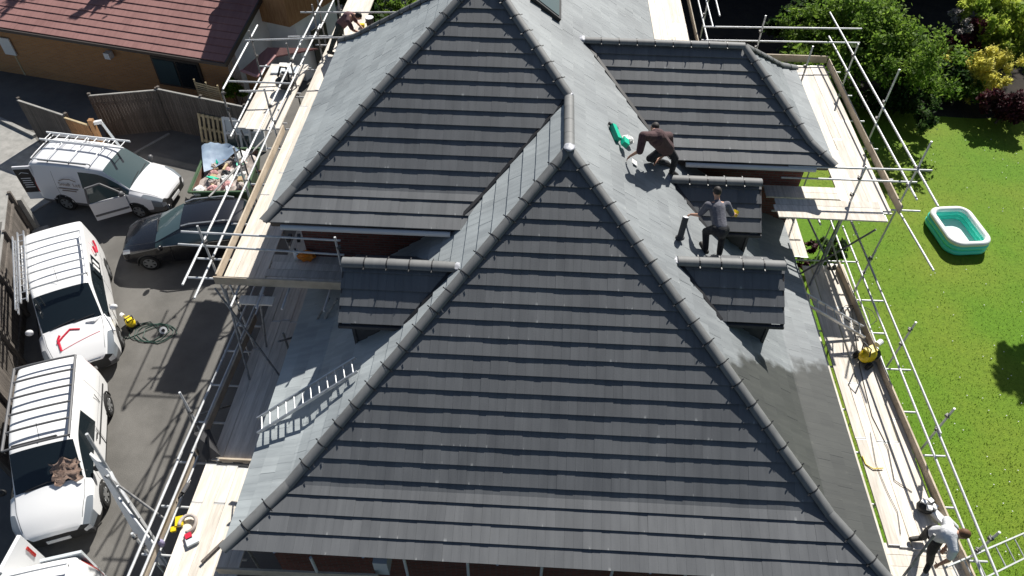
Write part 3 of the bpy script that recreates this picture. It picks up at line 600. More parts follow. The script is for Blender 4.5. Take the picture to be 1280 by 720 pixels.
# --- left lower run
LL = 2.95
s4 = thing('scaffold', 'low scaffold run between the parked vans and the shaded left slope', 'scaffold', (-6.9,2,0), group='scaffold runs round the house')
boards_y(s4, [-6.18-.227*i for i in range(5)], 1.45, 9.2, LL, seed=31, tilt=.004); boards_y(s4, [-6.0-.227*i for i in range(6)], -2.6, 1.35, LL+.05, seed=32)
boards_x(s4, [-1.2,-1.43,-1.66], -6.0, 6.2, LL-.06, 33)
plank(s4, (-7.36,5.3,LL+.12),(-7.5,1.5,LL+.12)); plank(s4, (-7.52,1.4,LL+.16),(-7.56,-2.6,LL+.16)); plank(s4, (-7.0,1.42,LL+.05),(-6.0,1.42,LL+.05), h=.1); plank(s4, (-6.2,-.97,3.2),(-3.2,-.93,3.2))
rail(s4, (-7.25,6.2,3.85),(-7.42,.9,3.85)); rail(s4, (-7.42,1.1,3.82),(-7.52,-4,3.82)); rail(s4, (-7.25,6.4,3.45),(-7.4,1.3,3.45)); rail(s4, (-7.4,1.5,3.42),(-7.5,-4,3.42)); rail(s4, (-7.46,6.2,2.88),(-7.6,-3.5,2.88)); rail(s4, (-6.05,5.2,2.88),(-6.05,-3,2.88))
for x, y, zt in ((-7.62,5.2,4.3),(-7.56,2.0,4.55),(-7.62,-.7,4.0)):
    std(s4, x, y, 0, zt); coupler((x,y,3.85), s4); coupler((x,y,3.43), s4)
for x, y, zt in ((-6.1,4.0,4.1),(-6.06,2.2,3.6),(-5.98,-.3,3.35)): std(s4, x, y, 1.2, zt, m='rusty_galv'); coupler((x,y,3.1), s4)
for y in (5.2,4.4,3.4,2.4,1.4,.4,-.6,-1.6): rail(s4, (-7.9,y,2.88-.05),(-5.85,y,2.88-.05),'transom')
for a, b in (((-5.95,5.0,2.95),(-6.05,3.6,4.3)), ((-7.9,2.0,1.0),(-7.56,2.0,4.3)), ((-7.6,5.0,.2),(-7.5,2.1,3.6))): rail(s4, a, b, 'brace', 'rusty_galv')
for p in ((-6.05,3.9,3.5),(-6.0,3.95,3.55),(-6.12,2.3,3.3),(-5.98,4.75,3.3)): coupler(p, s4)
# small odd pieces of dark sheet at the step between the two lifts
MB().add([(-7.55,1.75,3.45),(-7.35,1.35,3.0),(-7.0,1.5,3.0),(-7.3,1.95,3.3)], [(0,1,2,3),(3,2,1,0)]).prism([(-7.5,1.7,3.0),(-7.2,1.4,3.0),(-7.25,1.75,3.4)],(0.02,.02,.02)).build('sheet_offcut', M['cladding'], s4)
# --- tall white ladder hoist standing beside the low run
h_ = thing('ladder_hoist', 'tall white panelled hoist mast standing by the lower left scaffold', 'hoist', (-8.6,.3,0))
MB().tube((-8.62,.2,0),(-8.7,.72,4.95),.03,10).build('mast_tube', M['galv'], h_); MB().tube((-8.35,.05,0),(-8.42,.3,4.2),.028,10).build('mast_tube', M['galv'], h_)
mb = MB(); mb.prism([(-8.95,.28,.2),(-8.5,.28,.2),(-8.66,.62,3.9),(-8.82,.66,4.4)], (0,-.06,.02)); mb.build('panel', M['upvc'], h_)
for i in range(6): z = .8+.6*i; MB().beam((-8.64,.2+.1*z,z),(-8.37,.05+.06*z,z),.05,.04).build('cross_bar', M['galv'], h_)
tube_part('brace', (-8.5,.25,3.4), (-7.5,-.6,2.9), h_, 'galv'); tube_part('brace', (-8.6,.4,4.0),(-7.55,0,3.0), h_, 'rusty_galv')
# ---------------------------------------------------------------- ladders
def ladder(label, a, b, width=.36, n=10, wv=None, m='alu'):
    a = np.array(a, float); b = np.array(b, float); o = thing('ladder', label, 'ladder', a, group=None); d = (b-a)/np.linalg.norm(b-a)
    x = np.array(wv, float) if wv is not None else np.cross(d, (0,0,1)); x = x-d*(x@d); x = x/np.linalg.norm(x)*width/2
    for s in (-1, 1): MB().beam(a+s*x, b+s*x, .028, .065).build('stile', M[m], o)
    for i in range(n): p = a+(b-a)*(i+.5)/n; MB().tube(p-x, p+x, .015, 8).build('rung', M[m], o)
    return o
nl = np.array((-.6,0,.8)); a = P(322,532,4.28)-np.array((0,.12,.1)); b = PN(446,458,(0,0,ZR+.1),(-.747,0,1))
ladder('aluminium ladder lying up the shaded left roof slope below the dormer', a+(0,.12,.1), b+(0,0,.06), .4, 12, wv=(0,1,0))
a = PN(983,365,(0,0,ZR),(.747,0,1)); b = P(1080,415,3.25); ladder('aluminium ladder leaning from the boards up to the right dormer', a+(0,0,.12), b, .38, 9, wv=(0,1,0))
a = P(1190,724,3.75); b = P(1345,652,.02); ladder('galvanised ladder leaning from the lawn against the low right scaffold', a, b, .42, 14, wv=(0,1,0.1), m='galv')
rail(s1, P(1168,668,4.2), P(1128,722,3.0), 'brace', 'rusty_galv')
# ---------------------------------------------------------------- neighbouring bungalow
bg_o = thing('bungalow', 'brown brick bungalow with red tiled roof and white end wall', 'house', (-17,20,0))
ang = math.atan2(-2.3, 11.1); BM = Matrix.Translation((-12.3,17.95,0))@Matrix.Rotation(ang, 4, 'Z')     # local x runs along the eaves to the left (negative), y away
def tr(mb, mtx=BM): mb.v = [tuple(mtx@Vector(v)) for v in mb.v]; return mb
bz = 2.55; rf_ = Face('F', 0, [(bz,0),(bz+2.1,6.6)], [[(-14,bz),(0,bz),(0,bz+2.1),(-14,bz+2.1)]])
mb = MB(); rf_.deck(mb); mb.add([(-14,6.6,bz+2.1),(0,6.6,bz+2.1),(0,13,bz),(-14,13,bz)], [(0,1,2,3)]); broof = tr(mb).build('roof', M['deck'], bg_o)
G_, TW_ = G, TW; G, TW = .36, .2
mb = MB(); rf_.tiles(mb); tag(tr(mb).build('roof_tiles', M['red_tile'], broof), kind='stuff'); G, TW = G_, TW_
tr(MB().beam((-14,-.06,bz-.06),(.05,-.06,bz-.06),.1,.11)).build('gutter', M['fascia'], bg_o); tr(MB().beam((.03,-.1,bz-.02),(.03,6.6,bz+2.08),.06,.2)).build('barge_board', M['fascia'], bg_o)
tr(MB().box((-7,.75,bz/2),(13.6,.3,bz))).build('wall', M['brick_brown'], bg_o)
tr(MB().prism([(-.2,.6,0),(-.2,12,0),(-.2,12,bz+.3),(-.2,6.6,bz+2),(-.2,.6,bz+.1)],(-.25,0,0))).build('end_wall', M['white_render'], bg_o)
tr(MB().box((-2.75,.58,1.35),(2.1,.1,1.25))).build('window', M['fascia'], bg_o)
for x in (-3.25,-2.25): tr(MB().box((x,.52,1.35),(.9,.04,1.05))).build('pane', M['glass_pale' if x < -3 else 'glass'], bg_o)
tr(MB().box((-6.6,2.3,bz+1.0),(.35,.3,.35))).build('vent_cowl', M['rubble'], bg_o)
tr(MB().box((-5.6,.4,1.8),(.25,.25,.25))).build('security_lamp', M['upvc'], bg_o)
dish = thing('satellite_dish', 'small satellite dish with mast on the red tiled roof', 'dish', tuple(BM@Vector((-1.1,3.1,bz+1))))
tr(MB().ball((-1.1,3.1,bz+1.6),(.36,.1,.36),14,8)).build('dish', M['grey_plastic'], dish); tr(MB().tube((-1.1,3.2,bz+.9),(-1.1,3.2,bz+2.2),.025)).build('mast', M['galv'], dish); tr(MB().tube((-1.1,3.1,bz+1.5),(-.9,2.7,bz+1.9),.015)).build('arm', M['galv'], dish)
# tile-hung house end beyond, and shed with maroon roof
ob = thing('neighbour_house', 'tile hung brown upper storey over a white rendered wall', 'house', (-9.5,23,0))
c = P(362,34,2.6); MB().prism([(c[0],c[1],2.6),(c[0]+1.3,c[1]+2.6,2.6),(c[0]-2,c[1]+4.5,2.6),(c[0]-1.35,c[1]+.45,2.6)],(0,0,3.2)).build('upper_storey', M['gate_wood'], ob)
MB().prism([(c[0]+.1,c[1]+.35,0),(c[0]+1.2,c[1]+2.6,0),(c[0]-2,c[1]+4.5,0),(c[0]-1.2,c[1]+.7,0)],(0,0,2.6)).build('wall', M['white_render'], ob)
MB().box((c[0]+.75,c[1]+1.2,1.1),(.9,.06,1.9),rz=1.1).build('door', M['dark_plastic'], ob)
sh = thing('garden_shed', 'low shed with maroon lean-to roof by the white end wall', 'shed', (-11.4,19.4,0))
mb = MB(); q = [P(302,90,1.7),P(335,61,2.2),P(398,62,2.2),P(345,72,2.0),P(322,97,1.7)]; mb.prism([q[0],q[4],q[3],q[2],q[1]],(0,0,.06)); mb.build('roof', M['red_tile'], sh)
a, b = q[0], q[4]; MB().prism([(a[0]+.1,a[1]+.1,0),(b[0]-.1,b[1]+.1,0),(q[3][0]-.2,q[3][1],0),(q[1][0],q[1][1]-.2,0)],(0,0,1.6)).build('wall', M['gate_wood'], sh)
mb = MB(); mb.beam(q[4]+(0,0,.05),q[3]+(0,0,.1),.12,.05); mb.beam(q[0]+(0,0,.07),q[4]+(0,0,.05),.12,.05); mb.build('roof_trim', M['pink'], sh)
# two white notice boards against the bungalow wall
for i, u in enumerate((24,38)):
    p = P(u+3,92,.1); o = thing('notice_board', ('white blank notice board on a stake', 'second white blank notice board on a stake, nearer the fence')[i]+' by the brick wall', 'sign', p)
    MB().box((p[0],p[1],1.35),(.55,.05,.75),rz=ang).build('panel', M['paper'], o); MB().box((p[0]+.1,p[1]+.05,.5),(.06,.05,1.0),rz=ang).build('stake', M['pallet_wood'], o)
# ---------------------------------------------------------------- fences
FBM = {}
def fence(label, a, b, h, m='fence_wood', w=.105, cap=True, post=True, name='fence'):
    a = np.array(a, float); b = np.array(b, float); L = np.linalg.norm(b-a); d = (b-a)/L; n = max(2, int(L/w)); key = (h, m)
    o = thing(name, label, 'gate' if name == 'gate' else 'fence', (*a, 0)); an = math.atan2(d[1], d[0])
    if key not in FBM: FBM[key] = MB().box((0,0,h/2),(w*.93,.02,h)).mesh('fence_board', M[m])
    for i in range(n):
        p = a+d*(i+.5)*L/n; link('fence_board', FBM[key], o, mw=Matrix.Translation((p[0],p[1],random.uniform(-.02,.02)))@Matrix.Rotation(an+random.uniform(-.05,.05), 4, 'Z'))
    for z in (.35, h-.3): MB().beam((*(a+np.array([-d[1],d[0]])*.03),z),(*(b+np.array([-d[1],d[0]])*.03),z),.05,.08).build('rail', M[m], o)
    if cap: MB().beam((*a,h+.03),(*b,h+.03),.07,.035).build('cap_rail', M['pallet_wood' if name == 'gate' else 'concrete'], o)
    if post:
        k = max(1, int(L/1.8))
        for i in range(k+1): p = a+d*L*i/k; MB().box((p[0]-d[1]*.07,p[1]+d[0]*.07,(h+.1)/2),(.1,.1,h+.1),rz=an).build('post', M[m], o)
    return o
fence('weathered timber fence running from the open gate to the bend', (-17.2,16.6), (-14.9,17.15), 1.75)
fence('weathered timber fence behind the pallet and skip', (-14.85,17.15), (-11.3,16.2), 1.8)
fence('short dark fence panel left of the gate post', (-19.65,16.15), (-17.5,15.3), 1.75, name='fence')
fence('brown timber gate panel standing open by the silver van', (-17.5,15.25), (-16.45,14.85), 1.7, 'gate_wood', name='gate', post=False)
gp = thing('gate_post', 'stout gate post with white hinge brackets by the open gate', 'post', (-16.35,14.95,0))
MB().box((-16.35,14.95,.95),(.16,.16,1.9)).build('post', M['gate_wood'], gp); MB().box((-16.2,15.0,1.75),(.35,.1,.12),rz=.4).build('bracket', M['upvc'], gp); MB().beam((-16.1,15.1,1.7),(-15.6,14.8,.8),.08,.05).build('stay', M['upvc_grey'], gp)
fence('long slatted fence beside the two white vans with roof racks', (-17.3,11.0), (-13.3,2.2), 1.7, w=.115)
fp = thing('concrete_post', 'broken concrete post at the end of the slatted fence', 'post', (-17.2,11.2,0)); MB().box((-17.2,11.2,.7),(.18,.18,1.4),rz=.3).build('shaft', M['concrete'], fp); MB().box((-16.95,11.0,.1),(.5,.4,.2),rz=.5).build('footing', M['concrete'], fp)
tl = thing('trellis', 'short slatted trellis panel overgrown by a bush on the fence', 'trellis', (-13,17.4,0))
a = np.array((-13.5,17.45)); b = np.array((-12.5,17.1))
for i in range(8): MB().beam((*a,1.35+.09*i),(*b,1.35+.09*i),.02,.045).build('slat', M['pallet_wood'], tl)
for p in (a, (a+b)/2, b): MB().box((p[0],p[1]+.03,1.05),(.05,.04,2.1)).build('upright', M['pallet_wood'], tl)
# ---------------------------------------------------------------- skip and its rubbish
sp = thing('skip', 'green builders skip heaped with rubbish under the scaffold', 'skip', (-11.2,13.2,0), rz=.08)
def sk_shell():
    mb = MB(); o = [(-.9,-1.05,1.2),(.95,-1.05,1.2),(.95,1.3,1.2),(-.9,1.3,1.2)]; i = [(-.6,-.55,.1),(.7,-.55,.1),(.7,.9,.1),(-.6,.9,.1)]; t = .05
    vs = o+i+[(x*(1-t), y*(1-t), z) for x, y, z in o]+[(x*(1-t), y*(1-t), z+.05) for x, y, z in i]
    mb.add(vs, [(0,1,5,4),(2,3,7,6),(7,6,5,4)]); mb.add(vs, [(1,2,6,5),(3,0,4,7)]); mb.add(vs, [(8,12,13,9),(9,13,14,10),(10,14,15,11),(11,15,12,8),(12,15,14,13)], 1); mb.add(vs, [(0,8,9,1),(1,9,10,2),(2,10,11,3),(3,11,8,0)], 0); return mb
part('body', sk_shell(), [M['skip_green'], M['skip_rust']], sp)
rim = MB(); [rim.beam((*a,1.22),(*b,1.22),.07,.06) for a, b in (((-.92,-1.07),(.97,-1.07)),((.97,-1.07),(.97,1.32)),((.97,1.32),(-.92,1.32)),((-.92,1.32),(-.92,-1.07)))]; part('rim', rim, M['skip_green'], sp)
for y in (-.25,.55):
    for sx in (-1, 1): part('lug', MB().tube((sx*.86,y,.8),(sx*1.02,y,.8),.05,8), M['skip_rust'], sp)
rr = random.Random(12)
RUB = [('paper','white plastic sack'),('card','cardboard box'),('rubble','broken tile rubble'),('pink','pale pink insulation batt'),('black_bag','black rubbish bag'),('cyan','teal plastic wrapper'),('green_plastic','green plastic sheet'),('pallet_wood','offcut of pale timber'),('upvc','white plastic trim offcut')]
SM = Matrix.Translation((-11.2,13.2,0))@Matrix.Rotation(.08,4,'Z')
where = ['by the front rim','beside the cardboard','near the blue sheet','in the far corner','against the scaffold side','in the middle of the heap']
for i in range(34):
    m, nm = RUB[i%9]; k = i//9; x, y = -.68+1.4*((i*7)%34)/34, -.85+2.0*((i*13)%34)/34; p = SM@Vector((x,y,1.02+rr.uniform(0,.16))); s = rr.uniform(.12,.27)
    e = np.array(Matrix.Rotation(rr.uniform(0,6),3,'Z')@Matrix.Rotation(rr.uniform(-.6,.6),3,'X')); mb = MB()
    if m in ('paper','black_bag','pink','rubble'):
        mb.ball(p, (s,s*.8,s*.55), 10, 7, R=e); mb.v = [tuple(c+rr.uniform(-.25,.25)*s*.5 for c in v) for v in mb.v]
    elif m in ('pallet_wood','upvc'): mb.box(p, (s*2.4,.07,.05), R=e)
    else: mb.box(p, (s*1.5,s*1.2,s*.7 if m == 'card' else .03), R=e)
    tag(mb.build(nm.replace(' ','_'), M[m]), nm+' lying in the rubbish heap of the green skip', nm.split()[-1], nm+' pieces in the skip')
hl = MB(); q = [tuple(SM@Vector(v)) for v in ((-.82,-.95,1.0),(.86,-.95,1.0),(.86,1.2,1.02),(-.82,1.2,1.02))]
n_ = 12; vs = []; [vs.append(tuple(SM@Vector((-.82+1.68*i/n_, -.95+2.15*j/n_, .96+rr.uniform(0,.16))))) for j in range(n_+1) for i in range(n_+1)]
hl.add(vs, [(j*(n_+1)+i, j*(n_+1)+i+1, (j+1)*(n_+1)+i+1, (j+1)*(n_+1)+i) for j in range(n_) for i in range(n_)]); tag(hl.build('rubble', M['rubble']), 'mixed rubble filling the green skip', 'rubble', kind='stuff')
tp = MB(); n_ = 8; a, b, c, d = P(252,182,1.3), P(285,177,1.5), P(300,190,1.3), P(255,215,1.2); vs = []
for j in range(n_+1):
    for i in range(n_+1):
        s, t = i/n_, j/n_; vs.append((a*(1-s)+b*s)*(1-t)+(d*(1-s)+c*s)*t*(1 if True else 0)+(0,0,.08*math.sin(5*s+3*t)+rr.uniform(-.03,.03)))
tp.add(vs, [(j*(n_+1)+i, j*(n_+1)+i+1, (j+1)*(n_+1)+i+1, (j+1)*(n_+1)+i) for j in range(n_) for i in range(n_)]); tag(tp.build('blue_sheet', M['tarp'], smooth=True), 'crumpled blue plastic sheet draped over the skip end', 'sheet')
# pallet leaning on the fence
pl = thing('pallet', 'pale wooden pallet leaning upright against the dark fence', 'pallet', (-12.9,16.3,0), rz=math.atan2(-.95,3.55))
lean = np.array(Matrix.Rotation(math.radians(-14),3,'X'))
for i in range(6): part('slat', MB().box(lean@np.array((-.5+.2*i,-.06,.62)),(.1,.02,1.15),R=lean), M['pallet_wood'], pl)
for z in (.12,.62,1.12): part('bearer', MB().box(lean@np.array((0,0,z)),(1.12,.09,.09),R=lean), M['pallet_wood'], pl)
# old plastic window frames stacked by the skip
for i, (u, lab) in enumerate(((300,'white plastic window frame with glass leaning behind the skip'),(318,'pale plastic frame with open vent slots stacked behind the skip'))):
    p = P(u,188,.05); o = thing('window_frame', lab, 'window frame', p, rz=-.05+.1*i); w, h = (.95,1.25) if i == 0 else (.85,1.35); R_ = np.array(Matrix.Rotation(math.radians(-18),3,'X')); q = lambda x, z, y=0: R_@np.array((x,y,z))
    fm = MB()
    for sx in (-1, 1): fm.box(q(sx*w/2,h/2),(.09,.08,h),R=R_)
    for z in (.05,h-.05,h*.52): fm.box(q(0,z),(w-.09,.078,.09),R=R_)
    part('frame', fm, M['upvc'], o); part('pane', MB().box(q(0,h*.27,.0),(w-.1,.02,h*.4),R=R_), M['glass_pale' if i == 0 else 'upvc_grey'], o); part('pane', MB().box(q(0,h*.76),(w-.1,.02,h*.38),R=R_), M['upvc_grey' if i == 0 else 'glass'], o)
# ---------------------------------------------------------------- vehicles
def shell(st, faces_mat, mats, wheels, wr=.31):
    """lofted closed body from stations (x, half width, z low, z belt, z top, top half width, crown); faces_mat(i, row) -> material index"""
    rows = []
    for x, hw, zl, zb, zt, wt, cr in st:
        k = .8; half = [(hw*.8,zl),(hw*.97,zl+.06),(hw,zl+.2),(hw,zb*.55+zl*.45),(hw*.985,zb),(hw*.985+(wt-hw*.985)*k,zb+k*(zt-zb)),(wt,zt),(wt*.55,zt+cr*.8),(0,zt+cr)]
        rows.append([(x,y,z) for y, z in half]+[(x,-y,z) for y, z in half[:-1][::-1]])
    n = len(rows[0]); vs = [v for r in rows for v in r]; fs = []; ms = []
    for i in range(len(st)-1):
        for k in range(n):
            a, b = i*n+k, i*n+(k+1)%n; fs.append((a, a+n, b+n, b)); rr = k if k < 8 else n-2-k if k < n-1 else 99; ms.append(faces_mat(i, rr))
    fs.append(tuple(range(n))); ms.append(faces_mat(-1, 50)); fs.append(tuple(range((len(st)-1)*n, len(st)*n))[::-1]); ms.append(faces_mat(len(st), 50))
    me = bpy.data.meshes.new('shell'); me.from_pydata(vs, [], fs)
    for m in mats: me.materials.append(m)
    me.polygons.foreach_set('material_index', ms)
    cr = me.attributes.new('crease_edge', 'FLOAT', 'EDGE')
    fm = {}
    for p in me.polygons:
        for e in p.edge_keys: fm.setdefault(e, set()).add(ms[p.index])
    ns = len(st)
    def crv(e):
        a, b = sorted(e.vertices); v = .95 if len(fm[(a, b)]) > 1 else 0.
        ra, rb, sa, sb = a%n, b%n, a//n, b//n
        if ra == rb: h = ra if ra < 9 else 2*8-ra; v = max(v, {1: .5, 4: .45, 6: .35}.get(h, 0))
        elif sa == sb: v = max(v, .6 if sa in (0, ns-1) else .5 if sa in (1, ns-2) else .35 if sa == 4 else 0)
        return v
    cr.data.foreach_set('value', [crv(e) for e in me.edges])
    vc = me.attributes.new('crease_vert', 'FLOAT', 'POINT'); cnt = {}
    for p in me.polygons:
        for v in p.vertices: cnt.setdefault(v, []).append(ms[p.index] in (1, 2, 7))
    vc.data.foreach_set('value', [.75 if sum(cnt.get(i, [])) == 1 else 0. for i in range(len(vs))])
    o = bpy.data.objects.new('shell', me); COL.objects.link(o); md = o.modifiers.new('s', 'SUBSURF'); md.levels = 2; md.render_levels = 2
    dg = bpy.context.evaluated_depsgraph_get(); ev = bpy.data.meshes.new_from_object(o.evaluated_get(dg)); bpy.data.objects.remove(o)
    bm_ = {}; co = [tuple(v.co) for v in ev.vertices]
    for p in ev.polygons:
        c = p.center; key = p.material_index
        if key == 0 and False: pass
        # wheel arches are cut out of the flanks
        bm_.setdefault((key, 0 if key in (0,1,3,6,7) else (1 if c.y > 0 else -1)), []).append(tuple(p.vertices))
    bpy.data.meshes.remove(ev); return co, bm_
def submesh(name, co, fs, m, push=0.):
    used = sorted({i for f in fs for i in f}); mp = {i: k for k, i in enumerate(used)}; me = bpy.data.meshes.new(name); me.from_pydata([co[i] for i in used], [], [tuple(mp[i] for i in f) for f in fs]); me.materials.append(m); me.shade_smooth(); return me
WM = {}
def wheel_parts(o, x, y, r=.31, w=.2, s=1, rim='rim'):
    key = (r, w, rim)
    if key not in WM:
        t = MB(); n = 22; prof = [(-w/2,r*.66),(-w/2,r*.93),(-w/2+.03,r),(w/2-.03,r),(w/2,r*.93),(w/2,r*.66)]
        for i in range(n):
            a = 2*math.pi*i/n; t.v += [(q*math.cos(a), p, q*math.sin(a)) for p, q in prof]
        m = len(prof); t.f = [(i*m+k, ((i+1)%n)*m+k, ((i+1)%n)*m+k+1, i*m+k+1) for i in range(n) for k in range(m-1)]; t.m = [0]*len(t.f)
        d = MB(); d.tube((0,-w*.3,0),(0,w*.3,0),r*.2,12)
        for i in range(6): a = 2*math.pi*i/6; d.beam((0,w*.38,0),(r*.62*math.cos(a),w*.42,r*.62*math.sin(a)),.075,.03,up=(0,1,0)); d.beam((0,-w*.38,0),(r*.62*math.cos(a),-w*.42,r*.62*math.sin(a)),.075,.03,up=(0,1,0))
        for q in (-1, 1):
            ring = [(r*f*math.cos(2*math.pi*i/20), q*w*.45, r*f*math.sin(2*math.pi*i/20)) for f in (.68,.58) for i in range(20)]; d.add(ring, [(i,(i+1)%20,20+(i+1)%20,20+i) for i in range(20)])
        b = MB(); b.tube((0,-w*.32,0),(0,w*.32,0),r*.66,20)
        tm_ = t.mesh('tyre', M['tyre']); tm_.shade_smooth(); WM[key] = (tm_, d.mesh('rim', M[rim]), b.mesh('hub', M['dark_plastic']))
    tm_, dm, hm = WM[key]
    wh = bpy.data.objects.new('wheel', tm_); COL.objects.link(wh); wh.parent = o; wh.location = (x, y, r); BASE[wh.name] = Matrix.Identity(4)
    for nm, me in (('rim', dm), ('hub', hm)): q = bpy.data.objects.new(nm, me); COL.objects.link(q); q.parent = wh
def vehicle(name, label, cat, loc, heading, st, fm, paint, wx, track, wr=.31, glass='glass', lower='dark_plastic', rack=None, group=None):
    o = thing(name, label, cat, (loc[0], loc[1], 0), rz=math.atan2(heading[1], heading[0]), group=group)
    names = ['body','windscreen','side_window','lower_trim','headlight','tail_light','grille','rear_window']; ms = [M[paint],M[glass],M[glass],M[lower],M['lamp'],M['red_lamp'],M['dark_plastic'],M['glass']]
    co, g = shell(st, fm, ms, wx, wr)
    def sd(x, z): return any((x-a)**2+(z-wr)**2 < (wr*1.16)**2 for a in wx)
    from mathutils.bvhtree import BVHTree
    TREES[o.name] = BVHTree.FromPolygons(co, [f for fs in g.values() for f in fs])
    for (k, s), fs in sorted(g.items()):
        if k in (0, 3):   # open the wheel arches
            fs = [f for f in fs if not (abs(sum(co[i][1] for i in f)/len(f)) > track-.12 and sd(sum(co[i][0] for i in f)/len(f), sum(co[i][2] for i in f)/len(f)))]
        part(names[k], submesh(names[k], co, fs, ms[k]), None, o)
    for a in wx:
        for s in (-1, 1):
            wheel_parts(o, a, s*track, wr)
            lip = MB(); lip.path([(a+wr*1.17*math.cos(t), s*(track+.075), wr+wr*1.17*math.sin(t)) for t in np.linspace(-.15, math.pi+.15, 14)], .022, 6); part('arch_lip', lip, M['dark_plastic'] if lower != 'body' else M[paint], o)
    part('underside', MB().box((sum(wx)/2,0,.34),(abs(wx[0]-wx[1])+1.4,track*1.6,.22)), M['dark_plastic'], o)
    return o
def drape(v, pts, mode, r, name, m, lift=.004, n=6):
    """a thin line laid on the bodywork: pts in (x, y) from above or (x, z) from a side"""
    t = TREES[v.name]; out = []
    for a, b in pts:
        if mode == 'top': h = t.ray_cast(Vector((a, b, 4)), Vector((0,0,-1)))[0]; d = (0,0,lift)
        else: s_ = 1 if mode == 'left' else -1; h = t.ray_cast(Vector((a, s_*3, b)), Vector((0,-s_,0)))[0]; d = (0,s_*lift,0)
        if h is not None: out.append(np.array(h)+np.array(d))
    if len(out) > 1: return part(name, MB().path(out, r, n), M[m], v)
TREES = {}
def mirrors(o, x, y, z, m):
    for s in (-1, 1):
        mb = MB(); mb.ball((x,s*(y+.13),z),(.075,.11,.1),10,7); w_ = part('door_mirror', mb, M[m], o, True)
def plate(o, x, z, txt=None, m='white_print'): part('number_plate', MB().box((x,0,z),(.015,.5,.11)), M[m], o)
def letters(o, txt, mtx, size, m):
    cu = bpy.data.curves.new('lettering', 'FONT'); cu.body = txt; cu.size = size; cu.align_x = 'CENTER'; cu.extrude = .001
    t = bpy.data.objects.new('t', cu); COL.objects.link(t); dg = bpy.context.evaluated_depsgraph_get(); me = bpy.data.meshes.new_from_object(t.evaluated_get(dg)); bpy.data.objects.remove(t)
    me.materials.clear(); me.materials.append(M[m]); q = bpy.data.objects.new('lettering', me); COL.objects.link(q); q.parent = o; q.matrix_local = mtx; BASE[q.name] = mtx
def seams(o, lst, m='dark_plastic'):
    for a, b in lst: part('door_seam', MB().beam(a, b, .012, .012), M[m], o)
def roof_rack(o, xs, y, z, legs=.1, m='galv', longr=.02, cross=.018):
    r_ = part('roof_rack', MB().tube((xs[0],y,z),(xs[-1],y,z),longr,8), M[m], o); part('rack_side', MB().tube((xs[0],-y,z),(xs[-1],-y,z),longr,8), M[m], r_)
    for x in xs:
        q = part('rack_bar', MB().path([(x,-y,z),(x,-y*.5,z+.02),(x,0,z+.025),(x,y*.5,z+.02),(x,y,z)], cross, 8), M[m], r_)
        for s in (-1, 1): part('rack_foot', MB().tube((x,s*y,z),(x,s*(y-.02),z-legs),.016,6), M['dark_plastic'], r_)
def small_van(L=4.38, hw=.905, H=1.8, bonnet=1.0):
    f = L/2
    return [(f,.6,.32,.6,.64,.46,.02),(f-.05,.74,.26,.66,.72,.56,.03),(f-.32,.86,.22,.82,.9,.66,.04),(f-.62,.895,.2,.93,1.0,.7,.05),(f-1.02,hw,.2,1.0,1.1,.73,.06),(f-1.78,hw,.2,1.04,H-.09,.68,.04),(f-2.1,hw,.2,1.05,H-.03,.71,.05),(f-2.62,hw,.2,1.05,H-.01,.73,.05),(f-3.5,hw,.2,1.05,H-.01,.74,.05),(f-4.1,hw,.22,1.05,H-.02,.74,.05),(f-4.3,hw-.01,.24,1.05,H-.05,.73,.04),(f-L,hw-.05,.3,1.02,H-.12,.7,.03)]
def van_fm(trim=2, back_glass=False):
    def fm(i, r):
        if i == -1: return 6
        if i >= 11: return 0
        if r == 99 or r < 1: return 3
        if i <= 0 and r in (4,5): return 6
        if r < trim and i > 1: return 3
        if i <= 1 and r <= 2: return 3
        if i in (1,) and r in (3,4): return 4
        if i == 2 and r == 4: return 4
        if i == 4 and r >= 6 and r < 9: return 1
        if i in (4,5,6) and r == 4: return 2
        if back_glass and i in (8,) and r == 4: return 2
        if i == 10 and r in (3,4): return 5
        return 0
    return fm
# --- white van with grey rack, nearest house
hd = np.array((.371,-.929)); v3 = vehicle('parked_van', 'white small van with black roof rack and brown cloth on its windscreen', 'van', (-11.98,2.62), hd, small_van(), van_fm(2), 'white_paint', (1.24,-1.49), .83, group='vans parked along the fence')
mirrors(v3, 1.0, .9, 1.12, 'dark_plastic'); plate(v3, 2.2, .45); roof_rack(v3, (.5,0,-.5,-1.0,-1.5,-1.95), .7, 1.97, m='grey_plastic', longr=.034, cross=.027)
part('rack_deflector', MB().beam((.46,-.5,1.97),(.46,.45,1.98),.05,.08), M['dark_plastic'], v3); part('aerial', MB().tube((.3,.0,1.83),(.02,.02,2.1),.006,6), M['dark_plastic'], v3)
seams(v3, [((.88,.912,.45),(.75,.912,1.05)),((-.2,.914,.4),(-.22,.914,1.05)),((-1.15,.914,.9),(-1.15,.905,1.25))]); part('side_rail', MB().box((-.9,.91,.78),(1.9,.02,.05)), M['dark_plastic'], v3); part('door_handle', MB().box((-.05,.92,.98),(.18,.02,.03)), M['dark_plastic'], v3)
part('wiper', MB().beam((1.18,-.5,1.15),(1.12,.35,1.17),.02,.02), M['dark_plastic'], v3); part('bumper', MB().box((2.12,0,.42),(.12,1.5,.14)), M['dark_plastic'], v3)
cl = MB(); rr = random.Random(5); vm = Matrix.Translation((-11.98,2.62,0))@Matrix.Rotation(math.atan2(hd[1],hd[0]),4,'Z'); n_ = 9; vs = []
